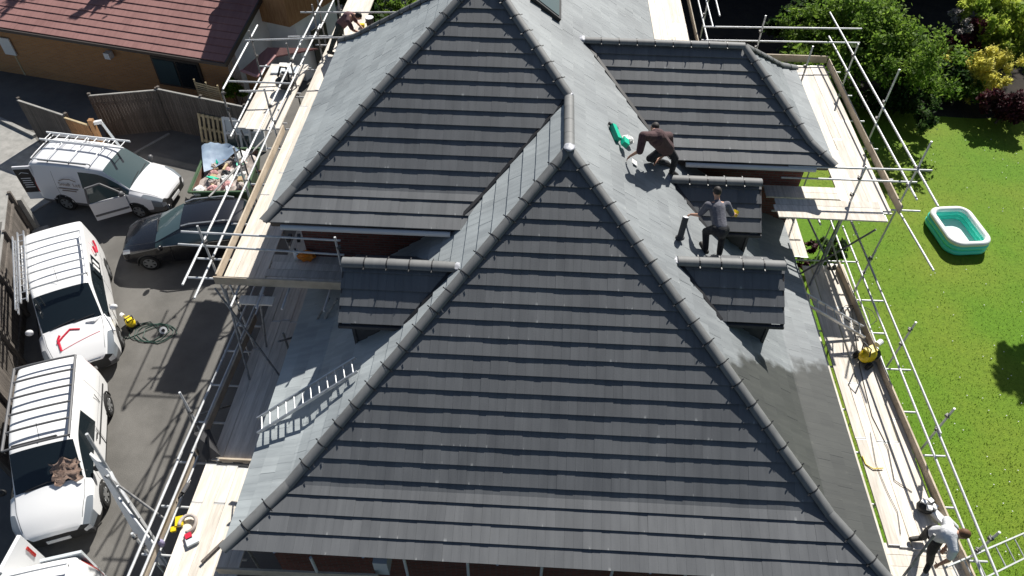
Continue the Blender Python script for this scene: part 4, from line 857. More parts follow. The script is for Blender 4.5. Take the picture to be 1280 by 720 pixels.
for j in range(n_+1):
    for i in range(n_+1):
        x, y = 1.22-.42*j/n_+.05*math.sin(i), .12+.6*i/n_+.05*math.sin(2*j); vs.append(tuple(vm@Vector((x, y, 1.14+(1.22-x)*.78+.03+.03*math.sin(i*1.7+j*2.1)+rr.uniform(0,.03)))))
cl.add(vs, [(j*(n_+1)+i, j*(n_+1)+i+1, (j+1)*(n_+1)+i+1, (j+1)*(n_+1)+i) for j in range(n_) for i in range(n_)]); tag(cl.build('jacket', M['cloth_brown'], smooth=True), 'crumpled brown jacket lying at the foot of a van windscreen', 'jacket')
# --- white van with red house emblem
hd = np.array((.496,-.868)); v2 = vehicle('parked_van', 'white van with red house outline on the bonnet and ladders on its rack', 'van', (-13.85,7.4), hd, [(a*1.09, b*1.03, c, d*1.03, e*1.06, f*1.05, g) for a, b, c, d, e, f, g in small_van()], van_fm(1), 'white_paint', (1.42,-1.6), .84, .32, lower='grey_plastic', group='vans parked along the fence')
mirrors(v2, 1.05, .95, 1.16, 'white_paint'); plate(v2, 2.4, .45, m='paper'); roof_rack(v2, (.4,-.25,-.9,-1.55), .78, 2.08, m='alu', longr=.028, cross=.024)
part('emblem', MB().tube((2.38,0,.66),(2.42,0,.66),.09,16), M['chrome'], v2)
for z in (.58,.66,.74): part('grille_bar', MB().box((2.37,0,z),(.03,.9,.02)), M['chrome'], v2)
part('side_window', MB().box((-.55,.87,1.42),(.75,.02,.42),R=np.array(Matrix.Rotation(.22,3,'X'))), M['glass'], v2)
for i in range(2): part('window_print', MB().box((-.45-.22*i,.885,1.44),(.13,.012,.28),R=np.array(Matrix.Rotation(.22,3,'X'))), M['white_print'], v2)
L_ = lambda pts, k=8: [tuple(np.array(a)+(np.array(b)-np.array(a))*i/k) for a, b in zip(pts[:-1], pts[1:]) for i in range(k)]+[pts[-1]]
drape(v2, L_([(1.95,-.4),(1.6,-.42),(1.5,-.36)]), 'top', .034, 'house_emblem', 'red_print', .0); drape(v2, L_([(1.72,-.46),(1.58,-.3),(1.42,-.08),(1.5,.16)]), 'top', .03, 'house_emblem', 'red_print', .0); drape(v2, L_([(1.95,-.4),(1.72,.62)]), 'top', .01, 'house_emblem', 'red_print', .0)
sd = MB(); sd.path([(-1.35,.905,1.55),(-1.2,.93,1.42),(-1.35,.94,1.3),(-1.6,.93,1.32),(-1.75,.91,1.45)], .03, 6); part('side_emblem', sd, M['red_print'], v2)
part('aerial', MB().tube((.25,0,1.93),(-.05,.02,2.2),.006,6), M['dark_plastic'], v2); seams(v2, [((.9,.95,.45),(.75,.95,1.05)),((-.15,.955,.4),(-.15,.955,1.1))])
VM = Matrix.Translation((-13.85,7.4,0))@Matrix.Rotation(math.atan2(hd[1],hd[0]),4,'Z')
for k, yy in enumerate((-.74,-.92)):
    a = np.array(VM@Vector((-2.1+.25*k,yy,2.17))); b = np.array(VM@Vector((.95+.3*k,yy-.03,2.17))); ladder(('aluminium ladder strapped to the outer rack side over the slatted fence', 'second aluminium ladder along the rack beside the slatted fence')[1-k], a, b, .16, 11, wv=(0,0,1) if k else None)
cl = MB(); p = [VM@Vector(q) for q in ((1.35,.35,1.2),(1.4,.55,1.2),(1.2,.8,1.14),(1.45,.9,1.05),(1.75,.95,.95))]; cl.path([tuple(q) for q in p], .035, 6); tag(cl.build('white_hose', M['upvc']), 'white plastic sleeve lying over a van wing', 'sleeve')
# --- silver white van with open door
hd = np.array((.995,-.096)); v1 = vehicle('parked_van', 'silver white van with front door open and white ladder on the roof', 'van', (-15.2,13.05), hd, small_van(4.4,.9,1.83), van_fm(2), 'silver_white', (1.3,-1.33), .82, glass='glass_pale', lower='grey_plastic')
mirrors(v1, 1.02, .88, 1.12, 'grey_plastic'); plate(v1, 2.21, .42); roof_rack(v1, (.05,-.7,-1.45,-2.0), .66, 1.95, m='alu'); part('grille_bar', MB().box((2.19,0,.6),(.04,.85,.05)), M['chrome'], v1)
part('rack_rail', MB().box((-.95,-.62,1.9),(1.7,.05,.04)), M['dark_plastic'], v1)
dh = (1.0,-.9); an = math.radians(-118)
dm = Matrix.Translation((1.05,-.9,0))@Matrix.Rotation(math.radians(36),4,'Z')
dr = MB(); dr.prism([(-1.1,0,.35),(0,0,.35),(0,0,1.02),(-1.1,0,1.05)],(0,-.08,0)); dr.v = [tuple(dm@Vector(v)) for v in dr.v]; door = part('open_door', dr, M['silver_white'], v1)
for a, b in (((-1.1,-.04,1.05),(-1.0,-.0,1.62)),((-1.0,0,1.62),(-.55,0,1.66)),((-.55,0,1.66),(0,-.04,1.05))):
    q = MB().beam(a, b, .06, .05); q.v = [tuple(dm@Vector(v)) for v in q.v]; part('window_frame', q, M['grey_plastic'], door)
q = MB().prism([(-1.07,-.03,1.05),(-.03,-.03,1.05),(-.55,-.01,1.63),(-.98,-.01,1.6)],(0,-.012,0)); q.v = [tuple(dm@Vector(v)) for v in q.v]; part('window', q, M['glass_pale'], door)
q = MB().box((-.55,-.09,.55),(1.05,.02,.07)); q.v = [tuple(dm@Vector(v)) for v in q.v]; part('rubbing_strip', q, M['grey_plastic'], door)
q = MB().box((-.55,.02,.72),(1.0,.05,.55)); q.v = [tuple(dm@Vector(v)) for v in q.v]; part('inner_trim', q, M['grey_plastic'], door)
part('cab_opening', MB().box((.42,-.895,.82),(1.05,.03,.85)), M['dark_plastic'], v1)
rd = MB().box((-2.35,-.86,1.05),(.55,.05,1.35),rz=.25); rear = part('rear_door', rd, M['silver_white'], v1); part('printed_panel', MB().box((-2.36,-.895,1.15),(.5,.012,.95),rz=.25), M['black_print'], rear)
for i in range(5): part('print_line', MB().box((-2.36,-.904,.9+.09*i),(.3-.03*(i%2),.008,.025),rz=.25), M['white_print'], rear)
part('print_swoosh', MB().path([(-2.52,-.93,1.42),(-2.4,-.91,1.5),(-2.2,-.86,1.45)], .012, 6), M['white_print'], rear)
sw = MB(); sw.path([(-1.15,-.91,1.32),(-.95,-.9,1.4),(-.75,-.9,1.41),(-.55,-.91,1.34)], .014, 6); part('side_swoosh', sw, M['brown_print'], v1)
[letters(v1, w_, Matrix.Translation((-.88+dx,-.915,1.12))@Matrix.Rotation(math.pi/2,4,'X'), .2, 'brown_print') for w_, dx in (('Small',-.14),('Ltd',.3))]
for i in range(2): part('side_print', MB().box((-.95,-.915,1.0-.09*i),(.7-.2*i,.008,.03)), M['brown_print'], v1)
VM = Matrix.Translation((-15.2,13.05,0))@Matrix.Rotation(math.atan2(hd[1],hd[0]),4,'Z')
ladder('white ladder strapped flat on the silver van roof', np.array(VM@Vector((-2.2,.45,2.05))), np.array(VM@Vector((.85,.4,2.06))), .4, 9, wv=(0,1,0), m='upvc')
for i, (x, y) in enumerate(((.55,-.38),(.55,.38))):
    part('seat', MB().box((x,y,.95),(.5,.48,.16)).box((x-.28,y,1.25),(.14,.46,.6)), M['cab_grey'], v1)
# --- black car
cs = [(2.08,.55,.32,.58,.62,.42,.02),(2.03,.72,.26,.64,.7,.52,.03),(1.75,.84,.22,.76,.83,.62,.05),(1.35,.87,.2,.86,.92,.66,.06),(.95,.88,.2,.92,.99,.69,.06),(.1,.88,.2,.96,1.4,.62,.04),(-.35,.88,.2,.97,1.46,.64,.05),(-.85,.88,.2,.98,1.47,.64,.05),(-1.4,.88,.2,.99,1.44,.62,.05),(-1.75,.87,.22,1.0,1.36,.58,.04),(-2.0,.84,.25,.98,1.08,.56,.03),(-2.1,.76,.3,.85,.92,.52,.02)]
def car_fm(i, r):
    if i == -1: return 6
    if i >= 11: return 0
    if r == 99 or r < 1: return 3
    if i <= 0 and r in (4,5): return 6
    if i == 1 and r == 4: return 4
    if i == 4 and 6 <= r < 9: return 1
    if i in (4,5,6,7,8) and r == 4: return 2
    if i == 9 and 6 <= r < 9: return 7
    if i == 9 and r in (3,): return 5
    return 0
hd = np.array((-.975,-.22)); bc = vehicle('parked_car', 'black hatchback car parked half under the scaffold', 'car', (-11.6,10.75), hd, cs, car_fm, 'black_paint', (1.3,-1.25), .78, .3, glass='glass_pale')
mirrors(bc, .75, .86, 1.0, 'black_paint'); plate(bc, 2.09, .42)
for s in (-1, 1): part('roof_bar', MB().path([(.05,s*.58,1.46),(-.2,s*.6,1.53),(-1.2,s*.6,1.53),(-1.45,s*.57,1.47)], .022, 8), M['alu'], bc)
part('window_trim', MB().box((-.3,.885,.955),(2.0,.012,.025)), M['chrome'], bc); part('wiper', MB().beam((1.0,-.4,1.06),(.9,.3,1.1),.02,.02), M['dark_plastic'], bc); seams(bc, [((.55,.89,.35),(.5,.89,.95)),((-.45,.89,.3),(-.45,.89,.97))])
# --- van at the frame edge with rear door standing open
hd = np.array((.3,-.954)); v4 = vehicle('parked_van', 'white van with its rear door standing open behind another van', 'van', (-9.85,-2.55), hd, small_van(), van_fm(2), 'white_paint', (1.24,-1.49), .83, group=None)
mirrors(v4, 1.0, .9, 1.12, 'dark_plastic'); roof_rack(v4, (.5,-.3,-1.1,-1.9), .68, 1.97, m='alu')
dr = MB().box((-2.55,-.62,1.12),(.08,.78,1.3),rz=1.25); q = part('rear_door', dr, M['upvc'], v4); part('door_glass', MB().box((-2.52,-.7,1.45),(.03,.5,.42),rz=1.25), M['upvc_grey'], q); part('tail_light', MB().box((-2.8,-.5,1.2),(.06,.06,.4)), M['red_lamp'], q)
part('rear_door', MB().box((-2.22,.42,1.1),(.06,.8,1.35)), M['upvc_grey'], v4); part('sticker', MB().box((-2.27,.72,.95),(.012,.12,.3)), M['yellow'], v4)

for v, f in ((v3, 1.), (v2, 1.09), (v1, 1.), (v4, 1.)):
    drape(v, L_([(2.0*f,-.62),(1.55*f,-.72),(1.2*f,-.74)]), 'top', .006, 'bonnet_seam', 'dark_plastic', -.002); drape(v, L_([(2.0*f,.62),(1.55*f,.72),(1.2*f,.74)]), 'top', .006, 'bonnet_seam', 'dark_plastic', -.002)
    for sd_ in ('left', 'right'):
        drape(v, L_([(.95*f,.3),(.98*f,.7),(.9*f,1.02)]), sd_, .006, 'door_seam', 'dark_plastic', -.002); drape(v, L_([(-.28*f,.3),(-.3*f,1.0),(-.32*f,1.6)]), sd_, .006, 'door_seam', 'dark_plastic', -.002)
        if not (v is v1 and sd_ == 'right'): drape(v, L_([(-.3*f,.95),(-2.0*f,.95)]), sd_, .006, 'body_crease', 'grey_plastic', -.003)
        drape(v, L_([(-1.35*f,.35),(-1.38*f,1.0),(-1.4*f,1.6)]), sd_, .005, 'door_seam', 'dark_plastic', -.002)
    drape(v, L_([(1.16*f,-.55),(1.1*f,.1)]), 'top', .012, 'wiper', 'dark_plastic', .012); drape(v, L_([(1.16*f,.05),(1.1*f,.6)]), 'top', .012, 'wiper', 'dark_plastic', .012)
drape(bc, L_([(1.9,-.5),(1.4,-.62),(1.0,-.66)]), 'top', .006, 'bonnet_seam', 'dark_plastic', 0); drape(bc, L_([(1.9,.5),(1.4,.62),(1.0,.66)]), 'top', .006, 'bonnet_seam', 'dark_plastic', 0)
# ---------------------------------------------------------------- people
def remesh(mb, name, m, parent, voxel=.012, smooth=3):
    me = mb.mesh('tmp', m); o = bpy.data.objects.new('tmp', me); COL.objects.link(o)
    r = o.modifiers.new('r', 'REMESH'); r.mode = 'VOXEL'; r.voxel_size = voxel; s = o.modifiers.new('s', 'SMOOTH'); s.iterations = smooth; s.factor = .5
    dg = bpy.context.evaluated_depsgraph_get(); ev = bpy.data.meshes.new_from_object(o.evaluated_get(dg)); bpy.data.objects.remove(o); ev.name = name; ev.shade_smooth()
    if not ev.materials: ev.materials.append(m)
    return link(name, ev, parent)
def unit(v): return v/(np.linalg.norm(v)+1e-9)
def hand(mb, w, fd, pn, side, curl=.5):
    """palm at wrist w, fingers along fd, palm facing pn; thumb leaves the side of the palm"""
    fd = unit(fd); pn = unit(pn-fd*(pn@fd)); sd = np.cross(fd, pn)*side; c = w+fd*.05; mb.ball(c, (.042,.052,.02), 10, 8, R=np.array([sd, fd, pn]).T)
    for i, (off, ln) in enumerate(((-.03,.07),(-.01,.08),(.01,.075),(.03,.06))):
        a = w+fd*.09+sd*off; b = a+unit(fd+pn*curl*.5)*ln*.5; e = b+unit(fd+pn*curl*2)*ln*.5; mb.cap(a, .0105, b, .01, 8).cap(b, .01, e, .0085, 8)
    a = w+fd*.03-sd*.035; b = a+unit(fd*.6-sd+pn*.3)*.04; e = b+unit(fd-sd*.4+pn*.6)*.03; mb.cap(a, .013, b, .012, 8).cap(b, .012, e, .01, 8)
def person(label, J, shirt, trousers, hair, look, sleeves=.55, cap=False, bulk=1., loc=None, voxel=.0125, bare_legs=False):
    J = {k: np.array(v, float) for k, v in J.items()}; o = thing('person', label, 'person', loc if loc is not None else (J['anL']+J['anR'])/2)
    up = unit(J['chest']-J['pelvis']); sh = unit(J['shR']-J['shL']); fw = unit(np.cross(up, sh))
    lk = unit(np.array(look, float)); hs = unit(np.cross(lk, J['head']-J['neck'])); hu = np.cross(hs, lk)
    b = MB()
    b.cap(J['pelvis'], .13, (J['pelvis']+J['chest'])/2, .125).cap((J['pelvis']+J['chest'])/2, .125, J['chest'], .14).cap(J['chest'], .12, J['neck'], .06).cap(J['neck'], .055, J['head']-hu*.05, .055)
    R_ = np.array([hs, lk, hu]).T; b.ball(J['head'], (.076,.094,.115), 16, 12, R=R_).ball(J['head']+lk*.02-hu*.06, (.058,.07,.06), 12, 8, R=R_)
    b.ball(J['head']+lk*.1-hu*.015, (.014,.022,.024), 8, 6, R=R_)
    for s in (-1, 1): b.ball(J['head']+hs*s*.076-hu*.01, (.012,.022,.034), 8, 6, R=R_); b.ball(J['head']+lk*.085+hs*s*.032+hu*.012, .012, 8, 6)
    b.ball(J['head']+lk*.088-hu*.058, (.025,.01,.009), 8, 6, R=R_)
    for s in 'LR':
        q = 1 if s == 'R' else -1
        b.cap(J['neck']*.4+J['chest']*.6+sh*q*.06, .09, J['sh'+s], .06).cap(J['sh'+s], .055, J['el'+s], .042).cap(J['el'+s], .042, J['ha'+s], .028)
        fd = unit(J['ha'+s]-J['el'+s]); pn = unit(fw*.5-up*.5-np.array((0,0,.6))); hand(b, J['ha'+s], fd+np.array((0,0,-.3)), pn, q)
        b.cap(J['pelvis']+sh*q*.09, .1, J['kn'+s], .062).cap(J['kn'+s], .06, J['an'+s], .042).cap(J['an'+s], .045, J['toe'+s], .035)
    remesh(b, 'body', M['skin'], o, voxel)
    t = MB(); t.cap(J['pelvis']+up*.04, .158*bulk, (J['pelvis']+J['chest'])/2, .155*bulk).cap((J['pelvis']+J['chest'])/2, .155*bulk, J['chest'], .17*bulk).cap(J['chest'], .155*bulk, J['neck']-unit(J['neck']-J['chest'])*.06, .085)
    for s in 'LR':
        q = 1 if s == 'R' else -1; t.cap(J['chest']+sh*q*.07+up*.04, .1*bulk, J['sh'+s], .085*bulk).cap(J['sh'+s], .083*bulk, J['sh'+s]+(J['el'+s]-J['sh'+s])*sleeves*1.4, .066*bulk)
    remesh(t, 'shirt', M[shirt], o, voxel, 2)
    t = MB(); t.cap(J['pelvis']-up*.03, .155, J['pelvis']+up*.06, .148)
    for s in 'LR':
        q = 1 if s == 'R' else -1; t.cap(J['pelvis']+sh*q*.09, .115, J['kn'+s], .082)
        if not bare_legs: t.cap(J['kn'+s], .08, J['an'+s]+(J['kn'+s]-J['an'+s])*.12, .066)
    remesh(t, 'trousers', M[trousers], o, voxel, 2)
    for s in 'LR':
        t = MB(); t.cap(J['an'+s]+unit(J['kn'+s]-J['an'+s])*.08, .062, J['an'+s], .06).cap(J['an'+s]-unit(J['kn'+s]-J['an'+s])*.02-unit(J['toe'+s]-J['an'+s])*.04, .056, J['toe'+s], .05); remesh(t, 'boot', M['boot'], o, voxel, 2)
    t = MB(); t.ball(J['head']+hu*.028-lk*.014, (.086,.103,.104), 16, 10, R=R_)
    if cap: t.ball(J['head']+hu*.045+lk*.1, (.07,.075,.014), 12, 6, R=R_)
    t.v = [v for v in t.v]; ov = MB(); ov.v, ov.f, ov.m = t.v, t.f, t.m
    keep = []
    for f in ov.f:
        c = sum((np.array(ov.v[i]) for i in f), np.zeros(3))/len(f)-J['head']
        if (c@lk) < .035 or (c@hu) > .05 or cap and (c@hu) > .03: keep.append(f)
    ov.f = keep; ov.m = [0]*len(keep); ov.build('cap' if cap else 'hair', M[hair], o, True)
    return o
# worker in the white shirt, bent forward over the lower right boards
z = RZ+.03
person('person in white shirt and dark work trousers bending forward over the boards', dict(
    pelvis=P(1170,668,3.95), chest=P(1186,668,4.3), neck=P(1196,667,4.4), head=P(1204,668,4.42), shL=P(1184,651,4.3), shR=P(1192,687,4.24), elL=P(1192,660,4.0)+(.1,0,-.05), elR=P(1186,700,3.95), haL=P(1182,684,3.72), haR=P(1173,706,3.68),
    knL=P(1160,665,3.58), knR=P(1164,690,3.56), anL=P(1153,672,z+.1), anR=P(1162,704,z+.1), toeL=P(1139,674,z+.05), toeR=P(1157,714,z+.05)), 'shirt_white', 'trousers_dark', 'hair_brown', (.65,-.2,-.72), sleeves=.5)
# worker in the grey shirt between the right dormers, seen from behind
rp = lambda u, v, h: PN(u, v, (0,0,ZR+h), (.747,0,1))
f1 = rp(882,312,.1); f2 = rp(899,318,.1); c0 = (f1+f2)/2
person('person in grey shirt and dark cap standing between the right dormers', dict(
    pelvis=c0+(.0,-.06,.72), chest=c0+(-.05,.32,.94), neck=c0+(-.06,.48,1.06), head=c0+(-.07,.58,1.18), shL=c0+(-.26,.36,1.0), shR=c0+(.15,.4,1.0), elL=c0+(-.38,.36,.72), elR=c0+(.32,.38,.74), haL=c0+(-.5,.56,.56), haR=c0+(.44,.62,.58),
    knL=f1+(-.05,.16,.38), knR=f2+(.0,.16,.4), anL=f1, anR=f2, toeL=f1+(-.08,.16,.03), toeR=f2+(.05,.17,-.06)), 'shirt_grey', 'trousers_dark', 'hair_dark', (-.15,.8,-.6), sleeves=.6, cap=True)
# worker kneeling at the valley, head bowed
k1 = rp(812,197,.1); an1 = rp(832,200,.1)
person('person in maroon top crouching with bowed head at the roof valley', dict(
    pelvis=rp(833,186,.66), chest=rp(821,172,.92), neck=rp(819,165,.98), head=rp(818,160,.94), shL=rp(836,170,.86), shR=rp(804,170,.86), elL=rp(838,188,.5), elR=rp(800,188,.56), haL=rp(822,200,.24), haR=rp(788,195,.24),
    knL=rp(844,198,.55), knR=rp(812,198,.2), anL=rp(840,214,.12), anR=rp(834,204,.1), toeL=rp(846,219,.04), toeR=rp(838,208,.05)), 'shirt_maroon', 'trousers_dark', 'hair_dark', (-.3,.5,-.8), sleeves=.75, bulk=1.18)
# worker leaning over the far left eaves
z = LU+.05; b0 = P(413,68,z)
person('person in plum shirt leaning over the far roof edge from the high platform', dict(
    pelvis=b0+(.42,.22,.88), chest=b0+(.72,.1,1.18), neck=b0+(.9,.08,1.27), head=b0+(1.04,.06,1.24), shL=b0+(.76,.3,1.16), shR=b0+(.74,-.1,1.16), elL=b0+(.9,.3,.92), elR=b0+(.86,-.14,.9), haL=b0+(1.1,.16,.78), haR=b0+(1.08,-.04,.76),
    knL=b0+(.3,.25,.46), knR=b0+(.18,.05,.46), anL=b0+(.22,.3,.08), anR=b0+(0,0,.08), toeL=b0+(.36,.28,.04), toeR=b0+(.16,-.03,.04)), 'shirt_plum', 'trousers_green', 'hair_dark', (.75,0,-.65), sleeves=.55)
# ---------------------------------------------------------------- trees and shrubs
def foliage(name, blobs, n, leaf, m, parent, seed):
    r = np.random.default_rng(seed); pts = []; w = np.array([b[3]**2 for b in blobs]); w = w/w.sum()
    for (x, y, z, rad), k in zip(blobs, (w*n).astype(int)):
        # sub clumps give an uneven outline
        cl = r.normal(size=(max(6, k//110), 3)); cl /= np.linalg.norm(cl, axis=1)[:, None]; cl *= r.uniform(.45, 1., (len(cl), 1))**.5*rad
        c = cl[r.integers(0, len(cl), k)]; pts.append(np.array((x, y, z))+c+r.normal(size=(k, 3))*rad*.17)
    p = np.concatenate(pts); p = p[p[:, 2] > .05]; n = len(p); a = r.normal(size=(n, 3)); a /= np.linalg.norm(a, axis=1)[:, None]; b = r.normal(size=(n, 3)); b[:, 2] *= .5; b -= a*(a*b).sum(1)[:, None]; b /= np.linalg.norm(b, axis=1)[:, None]
    s = r.lognormal(0, .35, (n, 1))*leaf*.85; v = np.stack([p-a*s, p-b*s*.5, p+a*s, p+b*s*.5], 1).reshape(-1, 3)
    me = bpy.data.meshes.new(name); me.vertices.add(4*n); me.vertices.foreach_set('co', v.ravel().astype('f')); me.loops.add(4*n); me.loops.foreach_set('vertex_index', np.arange(4*n)); me.polygons.add(n); me.polygons.foreach_set('loop_start', np.arange(0, 4*n, 4)); me.polygons.foreach_set('loop_total', np.full(n, 4)); me.update(calc_edges=True); me.materials.append(M[m])
    return link(name, me, parent)
def tree(name, label, cat, base, blobs, n, leaf, m, seed, trunk_h=1.2, r0=.12):
    o = thing(name, label, cat, (base[0], base[1], 0)); rr = random.Random(seed); t = MB()
    top = np.array((base[0], base[1], trunk_h)); t.path([(base[0],base[1],-.05),(base[0]+.03,base[1]+.02,trunk_h*.5),top], [r0, r0*.8, r0*.6], 8)
    for x, y, z, rad in blobs: t.path([top-(0,0,trunk_h*.3), (top+np.array((x,y,z)))/2+(rr.uniform(-.1,.1),0,.1), (x,y,z)], [r0*.5, r0*.3, r0*.1], 6)
    t.build('trunk', M['bark'], o); foliage('crown', blobs, n, leaf, m, o, seed); return o
R3 = random.Random(3)
def blobs(c, r, k, flat=.7): return [(c[0]+R3.gauss(0,r*.55), c[1]+R3.gauss(0,r*.55), max(.35, c[2]+R3.gauss(0,r*.35*flat)), r*R3.uniform(.35,.62)) for _ in range(k)]
c = P(1085,55,2.4); tree('broadleaf_tree', 'broad green tree beyond the scaffold corner', 'tree', c, blobs(c, 2.0, 16), 40000, .08, 'leaf_green', 1, 1.4)
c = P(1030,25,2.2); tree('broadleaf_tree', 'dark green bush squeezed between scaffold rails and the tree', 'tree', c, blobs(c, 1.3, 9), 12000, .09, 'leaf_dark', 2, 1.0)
c = P(1203,45,1.8); tree('acer', 'small purple leaved acer with silvery top', 'shrub', c, blobs(c, .8, 7), 6000, .07, 'leaf_purple', 3, .8, .06)
c = P(1208,24,2.4); tree('silver_shrub', 'silvery pink shrub above the purple acer', 'shrub', c, blobs(c, .55, 5), 3000, .06, 'leaf_silver', 4, 1.0, .05)
c = P(1240,22,2.4); tree('lime_tree', 'tall light green shrub at the back of the border', 'shrub', c, blobs(c, 1.2, 10), 12000, .09, 'leaf_lime', 5, 1.2, .07)
c = P(1232,82,1.4); tree('golden_shrub', 'rounded golden yellow shrub in the border', 'shrub', c, blobs(c, 1.1, 11), 15000, .06, 'leaf_yellow', 6, .7, .06)
c = P(1272,55,1.8); tree('lime_shrub', 'bright lime shrub beside the golden one', 'shrub', c, blobs(c, 1.2, 11), 15000, .065, 'leaf_lime', 7, .8, .06)
c = P(1258,130,.9); tree('purple_shrub', 'low dark purple shrub at the lawn edge', 'shrub', c, blobs(c, .85, 8), 8000, .07, 'leaf_purple', 8, .5, .05)
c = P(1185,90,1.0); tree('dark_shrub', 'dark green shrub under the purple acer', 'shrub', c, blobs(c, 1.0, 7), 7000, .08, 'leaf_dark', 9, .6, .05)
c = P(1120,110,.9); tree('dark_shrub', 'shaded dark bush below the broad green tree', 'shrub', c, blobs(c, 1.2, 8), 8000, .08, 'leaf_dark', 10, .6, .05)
c = P(1200,110,.8); tree('green_shrub', 'loose mid green shrub left of the golden one', 'shrub', c, blobs(c, .8, 6), 5000, .07, 'leaf_green', 11, .6, .05)
# tall trees of the far boundary, outside the frame: they shade the border
for i in range(17):
    x = 2+2.6*i; y = 34.5+2.5*(i%2)+R3.uniform(-.6,.6); tree('boundary_tree', 'tall dense boundary tree shading the far garden border', 'tree', (x,y), blobs((x,y,6.2), 3.6, 12, 1.2)+[(x,y,1.8,2.4),(x+1.5,y,3.6,2.4)], 13000, .3, 'leaf_dark', 40+i, 3.5, .3)['group'] = 'tall trees along the far boundary'
for i, (x, y) in enumerate(((-20,31),(-14.5,30.5),(-9.5,32))): tree('added_shade_tree', 'unseen tall tree added to shade the red roofed bungalow', 'tree', (x,y), blobs((x,y,6.5), 3.2, 12, 1.2), 12000, .26, 'leaf_dark', 70+i, 4, .3)['group'] = 'unseen trees added to shade the bungalow'  # unseen trees, added to throw shade on the bungalow roof
q_ = P(1302,478,0); x, y = q_[0]+.41*7, q_[1]+.97*7; tree('garden_tree', 'slender tall garden tree standing in the sunny lawn', 'tree', (x,y), blobs((x,y,7), 1.3, 9), 9000, .13, 'leaf_green', 60, 5.2, .14)
c = P(505,18,1.2); tree('hedge_bush', 'sunlit green hedge beyond the far roof edge', 'hedge', c, blobs(c, 1.0, 8), 9000, .08, 'leaf_green', 61, .5, .05)
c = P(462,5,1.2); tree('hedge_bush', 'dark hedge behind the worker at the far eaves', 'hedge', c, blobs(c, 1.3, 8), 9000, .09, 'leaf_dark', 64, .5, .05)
c = P(293,115,1.2); tree('bush', 'small green bush growing through the trellis', 'bush', c, blobs(c, .45, 6), 4000, .05, 'leaf_green', 62, .5, .04)
c = P(1043,318,.35); tree('border_plant', 'grey green plant clump beside the scaffold legs', 'plant', c, blobs(c, .4, 5), 3000, .05, 'leaf_dark', 63, .2, .03)
c = P(1000,322,.6); tree('rusty_shrub', 'rusty brown shrub at the foot of the scaffold boards', 'shrub', c, blobs(c, .4, 5), 3500, .05, 'leaf_purple', 65, .3, .03)
# ---------------------------------------------------------------- paddling pool
po = thing('paddling_pool', 'green and white inflatable paddling pool standing on the lawn', 'pool', (13.62,12.9,0), rz=math.radians(7))
def rrect(a, b, r, n=10): return [(sx*(a-r)+r*math.cos(t), sy*(b-r)+r*math.sin(t)) for sx, sy, t0 in ((1,1,0),(-1,1,math.pi/2),(-1,-1,math.pi),(1,-1,1.5*math.pi)) for t in np.linspace(t0, t0+math.pi/2, n)]
def ring(name, a, b, r, z, rad, m):
    c = rrect(a, b, r); n = len(c); k = 14; mb = MB()
    for i in range(n):
        d = np.array(c[(i+1)%n])-np.array(c[i-1]); d = d/np.linalg.norm(d); nr = np.array((d[1],-d[0])); mb.v += [(c[i][0]+nr[0]*rad*math.cos(t), c[i][1]+nr[1]*rad*math.cos(t), z+rad*.92*math.sin(t)) for t in np.linspace(0, 2*math.pi, k, endpoint=False)]
    mb.f = [(i*k+j, ((i+1)%n)*k+j, ((i+1)%n)*k+(j+1)%k, i*k+(j+1)%k) for i in range(n) for j in range(k)]; mb.m = [0]*len(mb.f); part(name, mb, M[m], po, True)
ring('lower_ring', .64, .88, .34, .11, .12, 'pool_green'); ring('middle_ring', .64, .88, .34, .29, .115, 'pool_green'); ring('top_ring', .635, .875, .34, .44, .1, 'pool_white')
part('floor', MB().add([(x,y,.07) for x, y in rrect(.64,.88,.34)], [tuple(range(40))]), M['pool_floor'], po)
# ---------------------------------------------------------------- small things
def washer(label, p, rz, sc=1.):
    o = thing('pressure_washer', label, 'washer', p, rz=rz)
    part('housing', MB().ball((0,0,.22*sc),(.2*sc,.15*sc,.18*sc),14,9).box((0,0,.36*sc),(.22*sc,.16*sc,.1*sc)), M['yellow'], o); part('motor', MB().tube((-.1*sc,0,.16*sc),(.26*sc,0,.16*sc),.12*sc,14), M['dark_plastic'], o); part('nozzle', MB().tube((.2*sc,.05,.4*sc),(.34*sc,.08,.4*sc),.06*sc,10), M['upvc'], o)
    part('handle', MB().path([(-.12*sc,-.1*sc,.35*sc),(-.2*sc,-.1*sc,.62*sc),(-.2*sc,.1*sc,.62*sc),(-.12*sc,.1*sc,.35*sc)], .018, 7), M['dark_plastic'], o)
    for s in (-1, 1): part('wheel', MB().tube((-.08*sc,s*.14*sc,.09*sc),(-.08*sc,s*.2*sc,.09*sc),.09*sc,14), M['tyre'], o)
    return o
washer('yellow pressure washer standing on the driveway beside its hose', P(166,408,0), 2.4, .9); washer('yellow and black pressure washer on the lower right boards', P(1080,452,RZ+.01), .5, 1.15)
def coil(name, label, cat, c, r, n, rad, m, sx=1., seed=1, tail=()):
    q = random.Random(seed); pts = [(c[0]+sx*(r+q.uniform(-.12,.12)*r)*math.cos(t)+.02*t, c[1]+(r+q.uniform(-.12,.12)*r)*math.sin(t), c[2]+rad+.006*(i%5)) for i, t in enumerate(np.linspace(0, 2*math.pi*n, int(14*n)))]+list(tail)
    return tag(MB().path(pts, rad, 6, ).build(name, M[m], smooth=True), label, cat)
coil('hose', 'green hose coiled on the driveway by the washer', 'hose', P(180,416,0), .36, 4.3, .012, 'hose_green', 1.25, 2, [tuple(P(160,423,.02)),tuple(P(153,421,.02))])
